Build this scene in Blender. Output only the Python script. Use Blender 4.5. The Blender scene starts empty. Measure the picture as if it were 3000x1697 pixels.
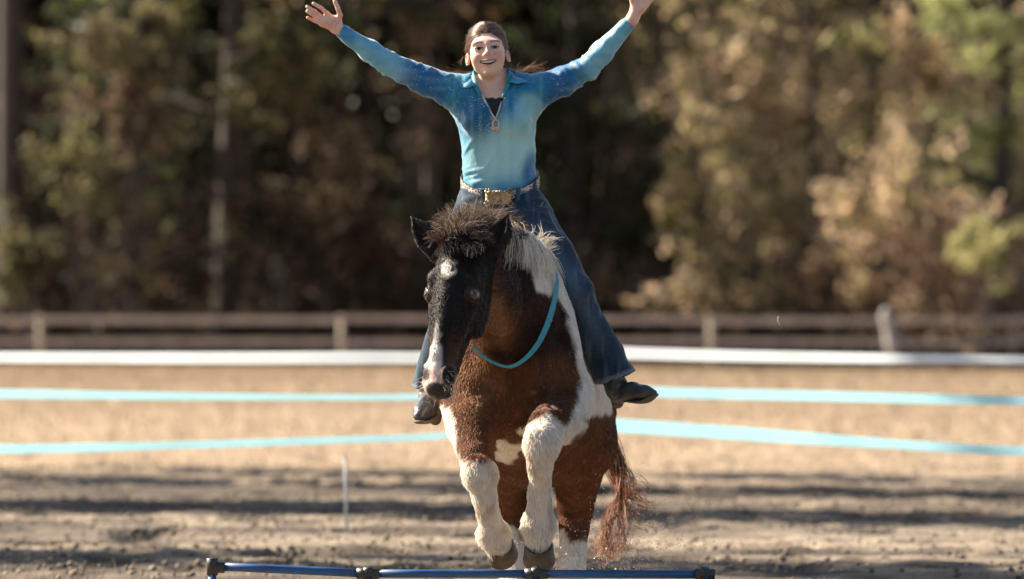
import bpy, math, random
import numpy as np
from mathutils import Vector, Matrix
# ------------------------------------------------------------------ camera, sky, sun, exposure
S = bpy.context.scene
COL = S.collection
CAMD, CAMH, FPX = 21.5, 1.26, 14300.0       # metres from the horse, lens height, focal length in layout units
cam = bpy.data.cameras.new('camera'); camo = bpy.data.objects.new('camera', cam); COL.objects.link(camo)
camo.location = (0, -CAMD, CAMH)
camo.rotation_euler = (math.radians(90) + 32/14300, 0, 0)
cam.lens = 200; cam.sensor_width = 36; cam.clip_start = .5; cam.clip_end = 3000
cam.dof.use_dof = True; cam.dof.focus_distance = 21.3; cam.dof.aperture_fstop = 2.8
S.camera = camo
SUN_AZ, SUN_EL = math.radians(66), math.radians(35)   # azimuth: left of straight ahead, elevation
SUN_DIR = Vector((-math.sin(SUN_AZ)*math.cos(SUN_EL), math.cos(SUN_AZ)*math.cos(SUN_EL), math.sin(SUN_EL)))
W = bpy.data.worlds.new('World'); S.world = W; W.use_nodes = True
nt = W.node_tree; bg = nt.nodes['Background']
sky = nt.nodes.new('ShaderNodeTexSky'); sky.sky_type = 'NISHITA'; sky.sun_disc = False
sky.sun_elevation = SUN_EL; sky.sun_rotation = -SUN_AZ
sky.air_density = 1.0; sky.dust_density = 1.5; sky.ozone_density = 1.0
nt.links.new(sky.outputs[0], bg.inputs[0]); bg.inputs[1].default_value = .05
sl = bpy.data.lights.new('sun', 'SUN'); sl.energy = 5.0; sl.angle = math.radians(.53); sl.color = (1, .90, .74)
so = bpy.data.objects.new('sun', sl); COL.objects.link(so)
so.rotation_euler = SUN_DIR.to_track_quat('Z', 'Y').to_euler(); so.location = (-30, 20, 30)
vs = S.view_settings; vs.view_transform = 'Standard'; vs.look = 'None'; vs.exposure = 1.95; vs.gamma = 1; vs.use_curve_mapping = False
S.cycles.max_bounces = 8; S.cycles.transparent_max_bounces = 12
# ------------------------------------------------------------------ helpers
R = np.random.default_rng(7); random.seed(7)
def PX(x, y, Y):
    """world point seen at layout position x, y (frame 2574 wide) standing at depth Y"""
    d = CAMD + Y
    return np.array([(x-1287)*d/FPX, Y, CAMH + (760-y)*d/FPX])
def A(*a): return np.array(a, float)
def h3(i, j, k):
    n = (i*374761393 + j*668265263 + k*2147483647) & 0xffffffff
    n = ((n ^ (n >> 13)) * 1274126177) & 0xffffffff
    return ((n ^ (n >> 16)) & 0xffff) / 65535.0
def noise(p, f=1.0, seed=0):
    """smooth value noise, -1..1, p: (...,3)"""
    q = np.asarray(p)*f + seed*17.13 + 1000
    i = np.floor(q).astype(np.int64); t = q - i; t = t*t*(3-2*t)
    r = 0
    for a in (0, 1):
        wa = t[..., 0] if a else 1-t[..., 0]
        for b in (0, 1):
            wb = t[..., 1] if b else 1-t[..., 1]
            for c in (0, 1):
                wc = t[..., 2] if c else 1-t[..., 2]
                r = r + wa*wb*wc*h3(i[..., 0]+a, i[..., 1]+b, i[..., 2]+c)
    return r*2-1
def fbm(p, f=1.0, o=3, seed=0):
    r, a, s = 0, 1, 0
    for k in range(o):
        r = r + a*noise(p, f*2**k, seed+k); s += a; a *= .5
    return r/s
def sstep(a, b, x):
    t = np.clip((x-a)/(b-a), 0, 1); return t*t*(3-2*t)
def mixc(a, b, t): return a + (b-a)*np.asarray(t)[..., None]
def lin(r, g, b):
    c = np.array([r, g, b])/255.0
    return np.where(c <= .04045, c/12.92, ((c+.055)/1.055)**2.4)
def inpoly(x, y, poly):
    """signed-ish distance to polygon (positive inside)"""
    x = np.asarray(x, float); y = np.asarray(y, float)
    ins = np.zeros(x.shape, bool); dm = np.full(x.shape, 1e9)
    n = len(poly)
    for a in range(n):
        x0, y0 = poly[a]; x1, y1 = poly[(a+1) % n]
        c = ((y0 > y) != (y1 > y)) & (x < (x1-x0)*(y-y0)/((y1-y0) if y1 != y0 else 1e-9) + x0)
        ins ^= c
        dx, dy = x1-x0, y1-y0
        t = np.clip(((x-x0)*dx+(y-y0)*dy)/(dx*dx+dy*dy+1e-9), 0, 1)
        dm = np.minimum(dm, np.hypot(x-x0-t*dx, y-y0-t*dy))
    return np.where(ins, dm, -dm)
def topx(P):
    """layout coordinates of world points as seen from the place where the picture was taken"""
    d = P[..., 1] + CAMD
    return P[..., 0]*FPX/d + 1287, 760 - (P[..., 2]-CAMH)*FPX/d
# ---- materials
MATS = {}
def mat(name, col=(.5, .5, .5), rough=.7, metal=0, attr=False, sss=0, sssr=(1, .3, .15), bump=0, bscale=200, sheen=0, trans=0, spec=.5, var=0, vscale=8, coat=0, aniso=None):
    if name in MATS: return MATS[name]
    m = bpy.data.materials.new(name); m.use_nodes = True; n = m.node_tree.nodes; L = m.node_tree.links
    b = n['Principled BSDF']; b.inputs['Base Color'].default_value = (*col, 1); b.inputs['Roughness'].default_value = rough
    b.inputs['Metallic'].default_value = metal; b.inputs['Specular IOR Level'].default_value = spec
    b.inputs['Coat Weight'].default_value = coat
    src = None
    if attr:
        a = n.new('ShaderNodeAttribute'); a.attribute_name = 'Col'; src = a.outputs['Color']
    tc = n.new('ShaderNodeTexCoord')
    if var:
        nz = n.new('ShaderNodeTexNoise'); nz.inputs['Scale'].default_value = vscale; nz.inputs['Detail'].default_value = 6
        L.new(tc.outputs['Object'], nz.inputs['Vector'])
        mr = n.new('ShaderNodeMapRange'); mr.inputs[1].default_value = .25; mr.inputs[2].default_value = .75
        mr.inputs[3].default_value = 1-var; mr.inputs[4].default_value = 1+var
        L.new(nz.outputs['Fac'], mr.inputs[0])
        mx = n.new('ShaderNodeMix'); mx.data_type = 'RGBA'; mx.blend_type = 'MULTIPLY'; mx.inputs[0].default_value = 1
        if src: L.new(src, mx.inputs[6])
        else: mx.inputs[6].default_value = (*col, 1)
        L.new(mr.outputs[0], mx.inputs[7]); src = mx.outputs[2]
    if src: L.new(src, b.inputs['Base Color'])
    if sss:
        b.inputs['Subsurface Weight'].default_value = sss; b.inputs['Subsurface Radius'].default_value = sssr; b.inputs['Subsurface Scale'].default_value = .012
    if sheen:
        b.inputs['Sheen Weight'].default_value = sheen; b.inputs['Sheen Roughness'].default_value = .4
    if bump:
        nz = n.new('ShaderNodeTexNoise'); nz.inputs['Scale'].default_value = bscale; nz.inputs['Detail'].default_value = 4
        if aniso:
            mp = n.new('ShaderNodeMapping'); mp.inputs['Scale'].default_value = aniso
            L.new(tc.outputs['Object'], mp.inputs[0]); L.new(mp.outputs[0], nz.inputs['Vector'])
        else: L.new(tc.outputs['Object'], nz.inputs['Vector'])
        bp = n.new('ShaderNodeBump'); bp.inputs['Strength'].default_value = bump; bp.inputs['Distance'].default_value = .01
        L.new(nz.outputs['Fac'], bp.inputs['Height']); L.new(bp.outputs[0], b.inputs['Normal'])
    if trans:
        t = n.new('ShaderNodeBsdfTranslucent'); ms = n.new('ShaderNodeMixShader'); ms.inputs[0].default_value = trans
        if src: L.new(src, t.inputs[0])
        else: t.inputs[0].default_value = (*col, 1)
        L.new(b.outputs[0], ms.inputs[1]); L.new(t.outputs[0], ms.inputs[2]); L.new(ms.outputs[0], n['Material Output'].inputs[0])
    MATS[name] = m; return m
# ---- objects
def tag(o, label=None, cat=None, group=None, kind=None):
    for k, v in (('label', label), ('category', cat), ('group', group), ('kind', kind)):
        if v: o[k] = v
    return o
def empty(name, loc, label=None, cat=None, group=None):
    o = bpy.data.objects.new(name, None); COL.objects.link(o); o.location = tuple(loc); o.empty_display_size = .1
    return tag(o, label, cat, group)
def rootloc(p):
    v = np.zeros(3)
    while p is not None: v += np.array(p.location); p = p.parent
    return v
def obj(name, V, F, m, parent=None, col=None, smooth=True):
    """one mesh object from world-space vertices; F (n,3), (n,4) array or list"""
    V = np.asarray(V, np.float32) - rootloc(parent)
    me = bpy.data.meshes.new(name)
    if isinstance(F, np.ndarray):
        n, k = F.shape
        me.vertices.add(len(V)); me.vertices.foreach_set('co', V.astype(np.float32).ravel())
        me.loops.add(n*k); me.loops.foreach_set('vertex_index', F.astype(np.int32).ravel())
        me.polygons.add(n); me.polygons.foreach_set('loop_start', np.arange(0, n*k, k, dtype=np.int32))
        me.update(calc_edges=True)
    else:
        me.from_pydata([tuple(map(float, v)) for v in V], [], F)
    if smooth: me.polygons.foreach_set('use_smooth', np.ones(len(me.polygons), bool))
    if col is not None:
        at = me.color_attributes.new('Col', 'FLOAT_COLOR', 'POINT')
        c = np.ones((len(V), 4), np.float32); c[:, :3] = col; at.data.foreach_set('color', c.ravel())
    me.materials.append(m); me.update()
    o = bpy.data.objects.new(name, me); COL.objects.link(o)
    if parent is not None: o.parent = parent
    return o
def hairs(name, pts, rad, m, parent=None, col=None):
    """pts (n,k,3) world; rad (n,k) or scalar; col (n,3)"""
    pts = np.asarray(pts, np.float32); n, k, _ = pts.shape
    pts = pts - rootloc(parent).astype(np.float32)
    cu = bpy.data.hair_curves.new(name); cu.add_curves([k]*n)
    cu.attributes['position'].data.foreach_set('vector', pts.ravel().astype(np.float32))
    ra = cu.attributes.get('radius') or cu.attributes.new('radius', 'FLOAT', 'POINT')
    ra.data.foreach_set('value', np.broadcast_to(rad, (n, k)).astype(np.float32).ravel())
    if col is not None:
        at = cu.attributes.new('Col', 'FLOAT_COLOR', 'CURVE')
        c = np.ones((n, 4), np.float32); c[:, :3] = col; at.data.foreach_set('color', c.ravel())
    cu.materials.append(m)
    o = bpy.data.objects.new(name, cu); COL.objects.link(o)
    if parent is not None: o.parent = parent
    return o
class MB:
    """collects simple shapes into one mesh"""
    def __init__(s): s.v = []; s.f = []; s.n = 0
    def add(s, v, f):
        s.v.append(np.asarray(v, float)); s.f += [tuple(i+s.n for i in q) for q in f]; s.n += len(v)
    def tube(s, pts, rad, seg=10, caps=True, flat=None, up=None):
        pts = np.asarray(pts, float); n = len(pts); rad = np.broadcast_to(rad, n) if np.ndim(rad) < 2 else rad
        T = np.gradient(pts, axis=0); T /= np.linalg.norm(T, axis=1, keepdims=True)+1e-12
        ref = np.array(up if up is not None else (0, 0, 1.0)); 
        if abs(T[0] @ ref) > .95: ref = np.array([1.0, 0, 0])
        V = []
        U = ref - T[0]*(ref @ T[0]); U /= np.linalg.norm(U)
        for i in range(n):
            U = U - T[i]*(U @ T[i]); U /= np.linalg.norm(U); B = np.cross(T[i], U)
            for a in range(seg):
                t = 2*math.pi*a/seg
                ru = rad[i]; rb = rad[i]*(flat or 1)
                V.append(pts[i] + U*ru*math.cos(t) + B*rb*math.sin(t))
        F = [(i*seg+a, i*seg+(a+1) % seg, (i+1)*seg+(a+1) % seg, (i+1)*seg+a) for i in range(n-1) for a in range(seg)]
        if caps: F += [tuple(range(seg-1, -1, -1)), tuple((n-1)*seg+a for a in range(seg))]
        s.add(V, F)
    def box(s, c, h, M=None):
        q = np.array([(a, b, d) for a in (-1, 1) for b in (-1, 1) for d in (-1, 1)])*np.asarray(h)
        if M is not None: q = q @ np.asarray(M).T
        s.add(q+np.asarray(c), [(0, 1, 3, 2), (4, 6, 7, 5), (0, 4, 5, 1), (2, 3, 7, 6), (0, 2, 6, 4), (1, 5, 7, 3)])
    def ball(s, c, r, nu=10, nv=7, M=None):
        V = [(0, 0, 1)]
        for i in range(1, nv):
            for j in range(nu):
                a, b = math.pi*i/nv, 2*math.pi*j/nu; V.append((math.sin(a)*math.cos(b), math.sin(a)*math.sin(b), math.cos(a)))
        V.append((0, 0, -1)); V = np.array(V)*np.broadcast_to(r, 3)
        if M is not None: V = V @ np.asarray(M).T
        F = [(0, 1+j, 1+(j+1) % nu) for j in range(nu)]
        for i in range(nv-2):
            for j in range(nu): a = 1+i*nu; F.append((a+j, a+nu+j, a+nu+(j+1) % nu, a+(j+1) % nu))
        e = len(V)-1; a = 1+(nv-2)*nu; F += [(e, a+(j+1) % nu, a+j) for j in range(nu)]
        s.add(V+np.asarray(c), F)
    def obj(s, name, m, parent=None, smooth=True, col=None):
        return obj(name, np.concatenate(s.v), s.f, m, parent, col, smooth)
# ---- implicit surfaces
class SDF:
    def __init__(s, xs, ys, zs):
        s.ax = [np.asarray(a, np.float32) for a in (xs, ys, zs)]
        s.g = np.ones([len(a) for a in s.ax], np.float32)
    def _put(s, fn, lo, hi, k, op):
        sl = []; c = []
        for a, l, h in zip(s.ax, lo, hi):
            i, j = np.searchsorted(a, l), np.searchsorted(a, h)
            if j-i < 1: return
            sl.append(slice(i, j)); c.append(a[i:j])
        P = np.stack(np.meshgrid(*c, indexing='ij'), -1)
        d = fn(P).astype(np.float32); g = s.g[tuple(sl)]
        if op == 'add':
            if k > 0:
                h = np.clip(.5+.5*(g-d)/k, 0, 1); r = g+(d-g)*h-k*h*(1-h)
            else: r = np.minimum(g, d)
        else:
            if k > 0:
                h = np.clip(.5-.5*(g+d)/k, 0, 1); r = g+(-d-g)*h+k*h*(1-h)
            else: r = np.maximum(g, -d)
        s.g[tuple(sl)] = r
    def ell(s, c, r, M=None, k=.02, op='add'):
        c = np.asarray(c, np.float32); r = np.broadcast_to(np.asarray(r, np.float32), 3); M = np.eye(3, dtype=np.float32) if M is None else np.asarray(M, np.float32)
        ext = np.sqrt(((M*r)**2).sum(1)) + k + .02
        def fn(P):
            q = (P-c) @ M; k0 = np.linalg.norm(q/r, axis=-1); k1 = np.linalg.norm(q/(r*r), axis=-1)
            return np.where(k1 > 1e-9, k0*(k0-1)/np.maximum(k1, 1e-9), -r.min())
        s._put(fn, c-ext, c+ext, k, op)
    def cone(s, a, b, ra, rb, k=.02, op='add'):
        a = np.asarray(a, np.float32); b = np.asarray(b, np.float32); m = max(ra, rb)+k+.02
        ba = b-a; L2 = ba @ ba
        def fn(P):
            t = np.clip(((P-a) @ ba)/L2, 0, 1); return np.linalg.norm(P-a-t[..., None]*ba, axis=-1)-(ra+(rb-ra)*t)
        s._put(fn, np.minimum(a, b)-m, np.maximum(a, b)+m, k, op)
    def chain(s, pts, rad, k=.02):
        for i in range(len(pts)-1): s.cone(pts[i], pts[i+1], rad[i], rad[i+1], k if i == 0 else min(k, .012))
    def tube(s, pts, ru, rv, side, k=.03, sub=4, op='add'):
        """smooth loft: centres, lateral radius, other radius, lateral direction"""
        pts = np.asarray(pts, float); n = len(pts); t0 = np.arange(n); t1 = np.linspace(0, n-1, (n-1)*sub+1)
        def cr(a):
            a = np.asarray(a, float); out = []
            for t in t1:
                i = min(int(t), n-2); f = t-i
                p0, p1, p2, p3 = a[max(i-1, 0)], a[i], a[i+1], a[min(i+2, n-1)]
                out.append(.5*((2*p1)+(-p0+p2)*f+(2*p0-5*p1+4*p2-p3)*f*f+(-p0+3*p1-3*p2+p3)*f**3))
            return np.array(out)
        C, U, V = cr(pts), cr(ru), cr(rv); side = np.asarray(side, float)
        m = max(U.max(), V.max())+k+.02
        lo, hi = C.min(0)-m, C.max(0)+m
        def fn(P):
            best = np.full(P.shape[:-1], 9.0, np.float32); gx = (P[:, 0, 0, 0], P[0, :, 0, 1], P[0, 0, :, 2])
            for i in range(len(C)-1):
                a, b = C[i], C[i+1]; ba = b-a; T = ba/np.linalg.norm(ba); u = side-T*(side @ T); u /= np.linalg.norm(u); v = np.cross(T, u)
                mm = max(U[i], U[i+1], V[i], V[i+1])+k+.02
                sl = tuple(slice(np.searchsorted(g_, l), np.searchsorted(g_, h)) for g_, l, h in zip(gx, np.minimum(a, b)-mm, np.maximum(a, b)+mm))
                Q = P[sl]-a.astype(np.float32)
                t = np.clip((Q @ ba.astype(np.float32))/(ba @ ba), 0, 1); q = Q-t[..., None]*ba.astype(np.float32)
                ra = U[i]+(U[i+1]-U[i])*t; rb = V[i]+(V[i+1]-V[i])*t
                x, y, z = (q @ w_.astype(np.float32) for w_ in (u, v, T))
                mn = np.minimum(ra, rb)
                d = (np.sqrt((x/ra)**2+(y/rb)**2+(z/mn)**2)-1)*mn
                best[sl] = np.minimum(best[sl], d)
            return best
        s._put(fn, lo, hi, k, op)
    def mesh(s, smooth=1):
        g = s.g; sg = g < 0; nx, ny, nz = g.shape
        cnt = np.zeros((nx-1, ny-1, nz-1), np.uint8)
        for a in (0, 1):
            for b in (0, 1):
                for c in (0, 1): cnt += sg[a:nx-1+a, b:ny-1+b, c:nz-1+c]
        mixed = (cnt > 0) & (cnt < 8); idx = np.argwhere(mixed)
        ids = np.full(cnt.shape, -1, np.int32); ids[mixed] = np.arange(len(idx))
        acc = np.zeros((len(idx), 3), np.float32); num = np.zeros(len(idx), np.float32)
        E = [((0, 0, 0), (1, 0, 0)), ((0, 1, 0), (1, 1, 0)), ((0, 0, 1), (1, 0, 1)), ((0, 1, 1), (1, 1, 1)),
             ((0, 0, 0), (0, 1, 0)), ((1, 0, 0), (1, 1, 0)), ((0, 0, 1), (0, 1, 1)), ((1, 0, 1), (1, 1, 1)),
             ((0, 0, 0), (0, 0, 1)), ((1, 0, 0), (1, 0, 1)), ((0, 1, 0), (0, 1, 1)), ((1, 1, 0), (1, 1, 1))]
        for p, q in E:
            p, q = np.array(p), np.array(q); ip, iq = idx+p, idx+q
            gp = g[ip[:, 0], ip[:, 1], ip[:, 2]]; gq = g[iq[:, 0], iq[:, 1], iq[:, 2]]
            x = (gp < 0) != (gq < 0); t = np.where(x, gp/np.where(x, gp-gq, 1), 0)
            acc += np.where(x[:, None], ip+t[:, None]*(q-p), 0); num += x
        v = acc/num[:, None]
        V = np.stack([np.interp(v[:, a], np.arange(len(s.ax[a])), s.ax[a]) for a in range(3)], 1)
        Fs = []
        for ax in range(3):
            sa = np.moveaxis(sg, ax, 0); ia = np.moveaxis(ids, ax, 0)
            ch = sa[:-1, 1:-1, 1:-1] != sa[1:, 1:-1, 1:-1]
            e = np.argwhere(ch); i, j, k = e[:, 0], e[:, 1], e[:, 2]
            q = np.stack([ia[i, j, k], ia[i, j+1, k], ia[i, j+1, k+1], ia[i, j, k+1]], 1)
            fl = sa[i, j+1, k+1]
            if ax == 1: fl = ~fl
            q[~fl] = q[~fl][:, ::-1]; Fs.append(q)
        F = np.concatenate(Fs)
        for _ in range(smooth):
            s1 = np.zeros_like(V); c1 = np.zeros(len(V))
            for a in range(4):
                x, y = F[:, a], F[:, (a+1) % 4]
                for ax in range(3): s1[:, ax] += np.bincount(x, V[y, ax], len(V))
                c1 += np.bincount(x, minlength=len(V))
                for ax in range(3): s1[:, ax] += np.bincount(y, V[x, ax], len(V))
                c1 += np.bincount(y, minlength=len(V))
            V = V*.5+.5*s1/np.maximum(c1, 1)[:, None]
        return V, F
def vnormals(V, F):
    n = np.cross(V[F[:, 2]]-V[F[:, 0]], V[F[:, 3 % F.shape[1]]]-V[F[:, 1]])
    N = np.zeros_like(V)
    for a in range(F.shape[1]):
        for ax in range(3): N[:, ax] += np.bincount(F[:, a], n[:, ax], len(V))
    return N/(np.linalg.norm(N, axis=1, keepdims=True)+1e-12)
def axis(lo, hi, coarse, *fine):
    """1-D grid, coarse step with finer stretches (lo, hi, step)"""
    out = [lo]; x = lo
    while x < hi:
        st = coarse
        for a, b, f in fine:
            if a-coarse <= x <= b: st = min(st, f)
        x += st; out.append(x)
    return np.array(out)
def spline(pts, n):
    p = np.asarray(pts, float); m = len(p); out = []
    for t in np.linspace(0, m-1, n):
        i = min(int(t), m-2); f = t-i
        p0, p1, p2, p3 = p[max(i-1, 0)], p[i], p[i+1], p[min(i+2, m-1)]
        out.append(.5*((2*p1)+(-p0+p2)*f+(2*p0-5*p1+4*p2-p3)*f*f+(-p0+3*p1-3*p2+p3)*f**3))
    return np.array(out)
def sample_surface(V, F, n, weight=None):
    a = np.concatenate([F[:, [0, 1, 2]], F[:, [0, 2, 3]]]) if F.shape[1] == 4 else F
    c = np.cross(V[a[:, 1]]-V[a[:, 0]], V[a[:, 2]]-V[a[:, 0]]); ar = np.linalg.norm(c, axis=1)
    if weight is not None: ar = ar*weight[a].mean(1)
    i = R.choice(len(a), n, p=ar/ar.sum()); u, v = R.random(n), R.random(n); f = u+v > 1; u[f], v[f] = 1-u[f], 1-v[f]
    return a[i], np.stack([1-u-v, u, v], 1)
# ------------------------------------------------------------------ ground
def build_ground():
    fx = np.arange(-7, 7.01, .055); xs = np.concatenate([-np.geomspace(7.3, 600, 34)[::-1], fx, np.geomspace(7.3, 600, 34)])
    ys = np.concatenate([[-300, -120, -60, -40, -30], np.arange(-23, -3, .5), np.arange(-3, 26, .06), np.geomspace(26.1, 130, 110), [160, 250, 500, 1200]])
    X, Y = np.meshgrid(xs, ys, indexing='ij'); P = np.stack([X, Y, 0*X], -1)
    near = np.exp(-np.maximum(0, Y-24)/10.0)*sstep(-300, -5, Y)
    rows = fbm(P*A(.16, .9, 1), 1.0, 3, 3)                  # long low ridges raked across the arena
    clod = fbm(P, 3.2, 3, 9); tiny = fbm(P, 9.0, 2, 21)
    hoof = -np.clip(noise(P, 2.1, 40)-.35, 0, 1)*.20-np.clip(noise(P, 3.7, 43)-.35, 0, 1)*.14
    Z = near*(rows*.026 + clod*.020 + tiny*.016 + hoof) + (1-near)*fbm(P, .25, 2, 5)*.02
    Z *= 1-.9*np.exp(-((X-.1)**2+(Y-1.25)**2)/.3)
    V = np.stack([X, Y, Z], -1).reshape(-1, 3); nx, ny = len(xs), len(ys)
    i, j = np.meshgrid(np.arange(nx-1), np.arange(ny-1), indexing='ij'); q = (i*ny+j).ravel()
    F = np.stack([q, q+ny, q+ny+1, q+1], 1)
    t = sstep(15.5, 24.5, Y + fbm(P*A(.25, 1, 1), .5, 3, 60)*4.5)     # sand arena -> dry pasture
    sand = A(.225, .178, .132); dark = A(.036, .028, .023); sand_mid = A(.085, .066, .051)  # sand and two darker browns, streaked by stretched noise
    c = mixc(np.broadcast_to(sand, P.shape), np.broadcast_to(sand_mid, P.shape), np.clip(fbm(P*A(.16, 1, 1), .6, 4, 31)*2.8+.30, 0, 1))
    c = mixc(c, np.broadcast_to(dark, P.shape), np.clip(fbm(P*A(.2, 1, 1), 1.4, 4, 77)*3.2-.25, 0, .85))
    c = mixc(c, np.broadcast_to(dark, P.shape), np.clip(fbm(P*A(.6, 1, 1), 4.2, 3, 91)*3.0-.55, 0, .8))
    g = mixc(np.broadcast_to(A(.29, .212, .14), P.shape), np.broadcast_to(A(.24, .178, .122), P.shape), np.clip(fbm(P*A(.5, .25, 1), .7, 4, 51)*1.3+.4, 0, 1))
    c = mixc(c, g, t)
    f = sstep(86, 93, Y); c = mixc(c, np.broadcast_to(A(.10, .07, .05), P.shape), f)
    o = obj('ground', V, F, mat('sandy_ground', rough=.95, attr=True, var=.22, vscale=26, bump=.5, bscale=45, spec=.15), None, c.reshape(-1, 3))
    tag(o, kind='structure')
build_ground()
def ground_z(x, y): return 0.0
# dry grass standing in the pasture behind the arena
def build_grass():
    n = 60000; Y = 21+R.random(n)**.8*70; d = CAMD+Y
    X = (R.random(n)-.5)*d*.24; h = (.02+.07*R.random(n)**2)*(1+d/120); w = .0015+.00010*d
    a = R.random(n)*np.pi; dx, dy = np.cos(a)*w, np.sin(a)*w; lx, ly = R.normal(0, .35, n)*h, R.normal(0, .35, n)*h
    z = np.zeros(n)-.01
    V = np.stack([np.stack([X-dx, Y-dy, z], 1), np.stack([X+dx, Y+dy, z], 1), np.stack([X+lx, Y+ly, h], 1)], 1).reshape(-1, 3)
    F = np.arange(3*n).reshape(-1, 3)
    c = np.repeat(mixc(np.broadcast_to(A(.30, .22, .145), (n, 3)), np.broadcast_to(A(.22, .16, .11), (n, 3)), R.random(n)), 3, 0)
    o = obj('dry_grass', V, F, mat('dry_grass', rough=.9, attr=True, trans=.35), None, c, False)
    tag(o, 'short dry tan grass of the pasture behind the arena', 'grass', kind='stuff')
build_grass()
# clods and dry stubble lying on the arena dirt
def build_clods():
    n = 8500; Y = 3.5+R.random(n)*19; X = (R.random(n)-.5)*(CAMD+Y)*.26; r = .005+.018*R.random(n)**3
    B = np.array([(1, 0, 0), (-1, 0, 0), (0, 1, 0), (0, -1, 0), (0, 0, .8), (0, 0, -.6)]); F = np.array([(0, 2, 4), (2, 1, 4), (1, 3, 4), (3, 0, 4), (2, 0, 5), (1, 2, 5), (3, 1, 5), (0, 3, 5)])
    V = (B[None]*(r[:, None, None]*(.6+.8*R.random((n, 6, 1))))+np.stack([X, Y, np.zeros(n)+.004], 1)[:, None]).reshape(-1, 3); FF_ = (F[None]+6*np.arange(n)[:, None, None]).reshape(-1, 3)
    c = np.repeat(mixc(np.broadcast_to(A(.06, .047, .037), (n, 3)), np.broadcast_to(A(.27, .215, .16), (n, 3)), R.random(n)), 6, 0)
    m = 16000; Y = 3.5+R.random(m)*20; X = (R.random(m)-.5)*(CAMD+Y)*.26; h = .012+.04*R.random(m)**2; a = R.random(m)*np.pi; w = .0025; dx, dy = np.cos(a)*w, np.sin(a)*w
    V2 = np.stack([np.stack([X-dx, Y-dy, 0*X-.01], 1), np.stack([X+dx, Y+dy, 0*X-.01], 1), np.stack([X+R.normal(0, .8, m)*h, Y+R.normal(0, .8, m)*h, h], 1)], 1).reshape(-1, 3)
    c2 = np.repeat(mixc(np.broadcast_to(A(.30, .235, .15), (m, 3)), np.broadcast_to(A(.13, .10, .06), (m, 3)), R.random(m)), 3, 0)
    o = obj('dirt', np.concatenate([V, V2]), np.concatenate([FF_, np.arange(3*m).reshape(-1, 3)+len(V)]), mat('clod', rough=.95, attr=True, spec=.1), None, np.concatenate([c, c2]), False)
    tag(o, 'clods and dry stubble scattered over the arena dirt', 'dirt', kind='stuff')
build_clods()
# ------------------------------------------------------------------ woodland edge behind the pasture
BARK = mat('bark', (.045, .034, .028), .95, bump=.8, bscale=12, var=.4, vscale=3)
LEAF = mat('leaf', rough=.7, attr=True, trans=.5, spec=.3)
def leaf_cloud(C, n, r, size, cols, flat=.5, hang=0):
    """n leaf-clump faces scattered in ellipsoids C [(centre, radii)]"""
    P = []
    for c, rr in C:
        m = max(1, int(n/len(C))); d = R.normal(size=(m, 3)); d /= np.linalg.norm(d, axis=1, keepdims=True)
        P.append(np.asarray(c)+d*np.asarray(rr)*(R.random((m, 1))**.45))
    P = np.concatenate(P); m = len(P)
    u = R.normal(size=(m, 3)); u /= np.linalg.norm(u, axis=1, keepdims=True); w = R.normal(size=(m, 3)); w -= u*(u*w).sum(1, keepdims=True); w /= np.linalg.norm(w, axis=1, keepdims=True)
    s = size*(.5+R.random((m, 1))*1.0)
    u, w = u*s, w*s*flat
    V = np.stack([P-u, P-w*.9, P+u, P+w*.9], 1).reshape(-1, 3); F = np.arange(4*m).reshape(-1, 4)
    cols = np.asarray(cols); k = R.integers(0, len(cols), m); c = cols[k]*(.7+.6*R.random((m, 1)))
    return V, F, np.repeat(c, 4, 0)
def limbs(mb, base, top, r, n, spread, up=.5, start=.3, sub=2):
    base, top = np.asarray(base, float), np.asarray(top, float); tips = []
    for i in range(n):
        t = start+(1-start)*(i+R.random())/n; p = base+(top-base)*t; a = R.random()*2*math.pi
        L = spread*(1.15-t*.7)*(.6+.6*R.random()); e = p+A(math.cos(a)*L, math.sin(a)*L, L*up*(.4+R.random()))
        mid = (p+e)/2+R.normal(0, .06*L, 3); rr = r*(1-t*.75)*.45
        mb.tube(spline([p, mid, e], 5), np.linspace(rr, rr*.25, 5), 5); tips.append(e)
        for _ in range(sub):
            q = mid+(e-mid)*R.random(); f = q+R.normal(0, .45*L, 3)*A(1, 1, .5)+A(0, 0, L*up*.4); mb.tube([q, f], [rr*.45, rr*.12], 4, False); tips.append(f)
    return tips
def tree(name, x, Y, h, r, label, kind, lean=0, crown=None, nl=1500, bare=False, cols=None, spread=2.2, start=.3, group=None, nb=12, size=.17):
    b = PX(x, 880, Y); b[2] = 0; t = b+A(lean, R.normal(0, .2), h)
    o = empty(name, b, label, 'tree', group); mb = MB()
    m = (b+t)/2+A(R.normal(0, .12), R.normal(0, .12), 0)
    pts = spline([b-A(0, 0, .1), m, t], 9); mb.tube(pts, r*np.linspace(1.15, .3, 9)*(1+.06*R.normal(size=9)), 9)
    tips = limbs(mb, b, t, r, nb, spread, .35 if kind == 'pine' else .7, start, 3 if bare else 1)
    mb.obj('trunk', BARK, o)
    if crown is None: crown = [(tp, A(.75, .75, .4)*(.6+.7*R.random())) for tp in tips]
    V, F, c = leaf_cloud(crown, nl, 1, size, [k*(.55 if x < 1720 else 1) for k in cols], .22 if kind == 'pine' else .6)  # leaf colour darkened on the left to paint in the wood's shade
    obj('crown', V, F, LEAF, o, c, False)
    return o
GREEN = [A(.085, .105, .035), A(.06, .085, .03), A(.11, .115, .04), A(.05, .065, .03)]
OLIVE = [A(.27, .235, .10), A(.20, .18, .08), A(.34, .28, .14), A(.13, .13, .055)]
TAN = [A(.40, .29, .19), A(.32, .23, .15), A(.48, .36, .24), A(.22, .155, .10)]
RUST = [A(.20, .115, .065), A(.14, .085, .055), A(.25, .15, .09)]
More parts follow.
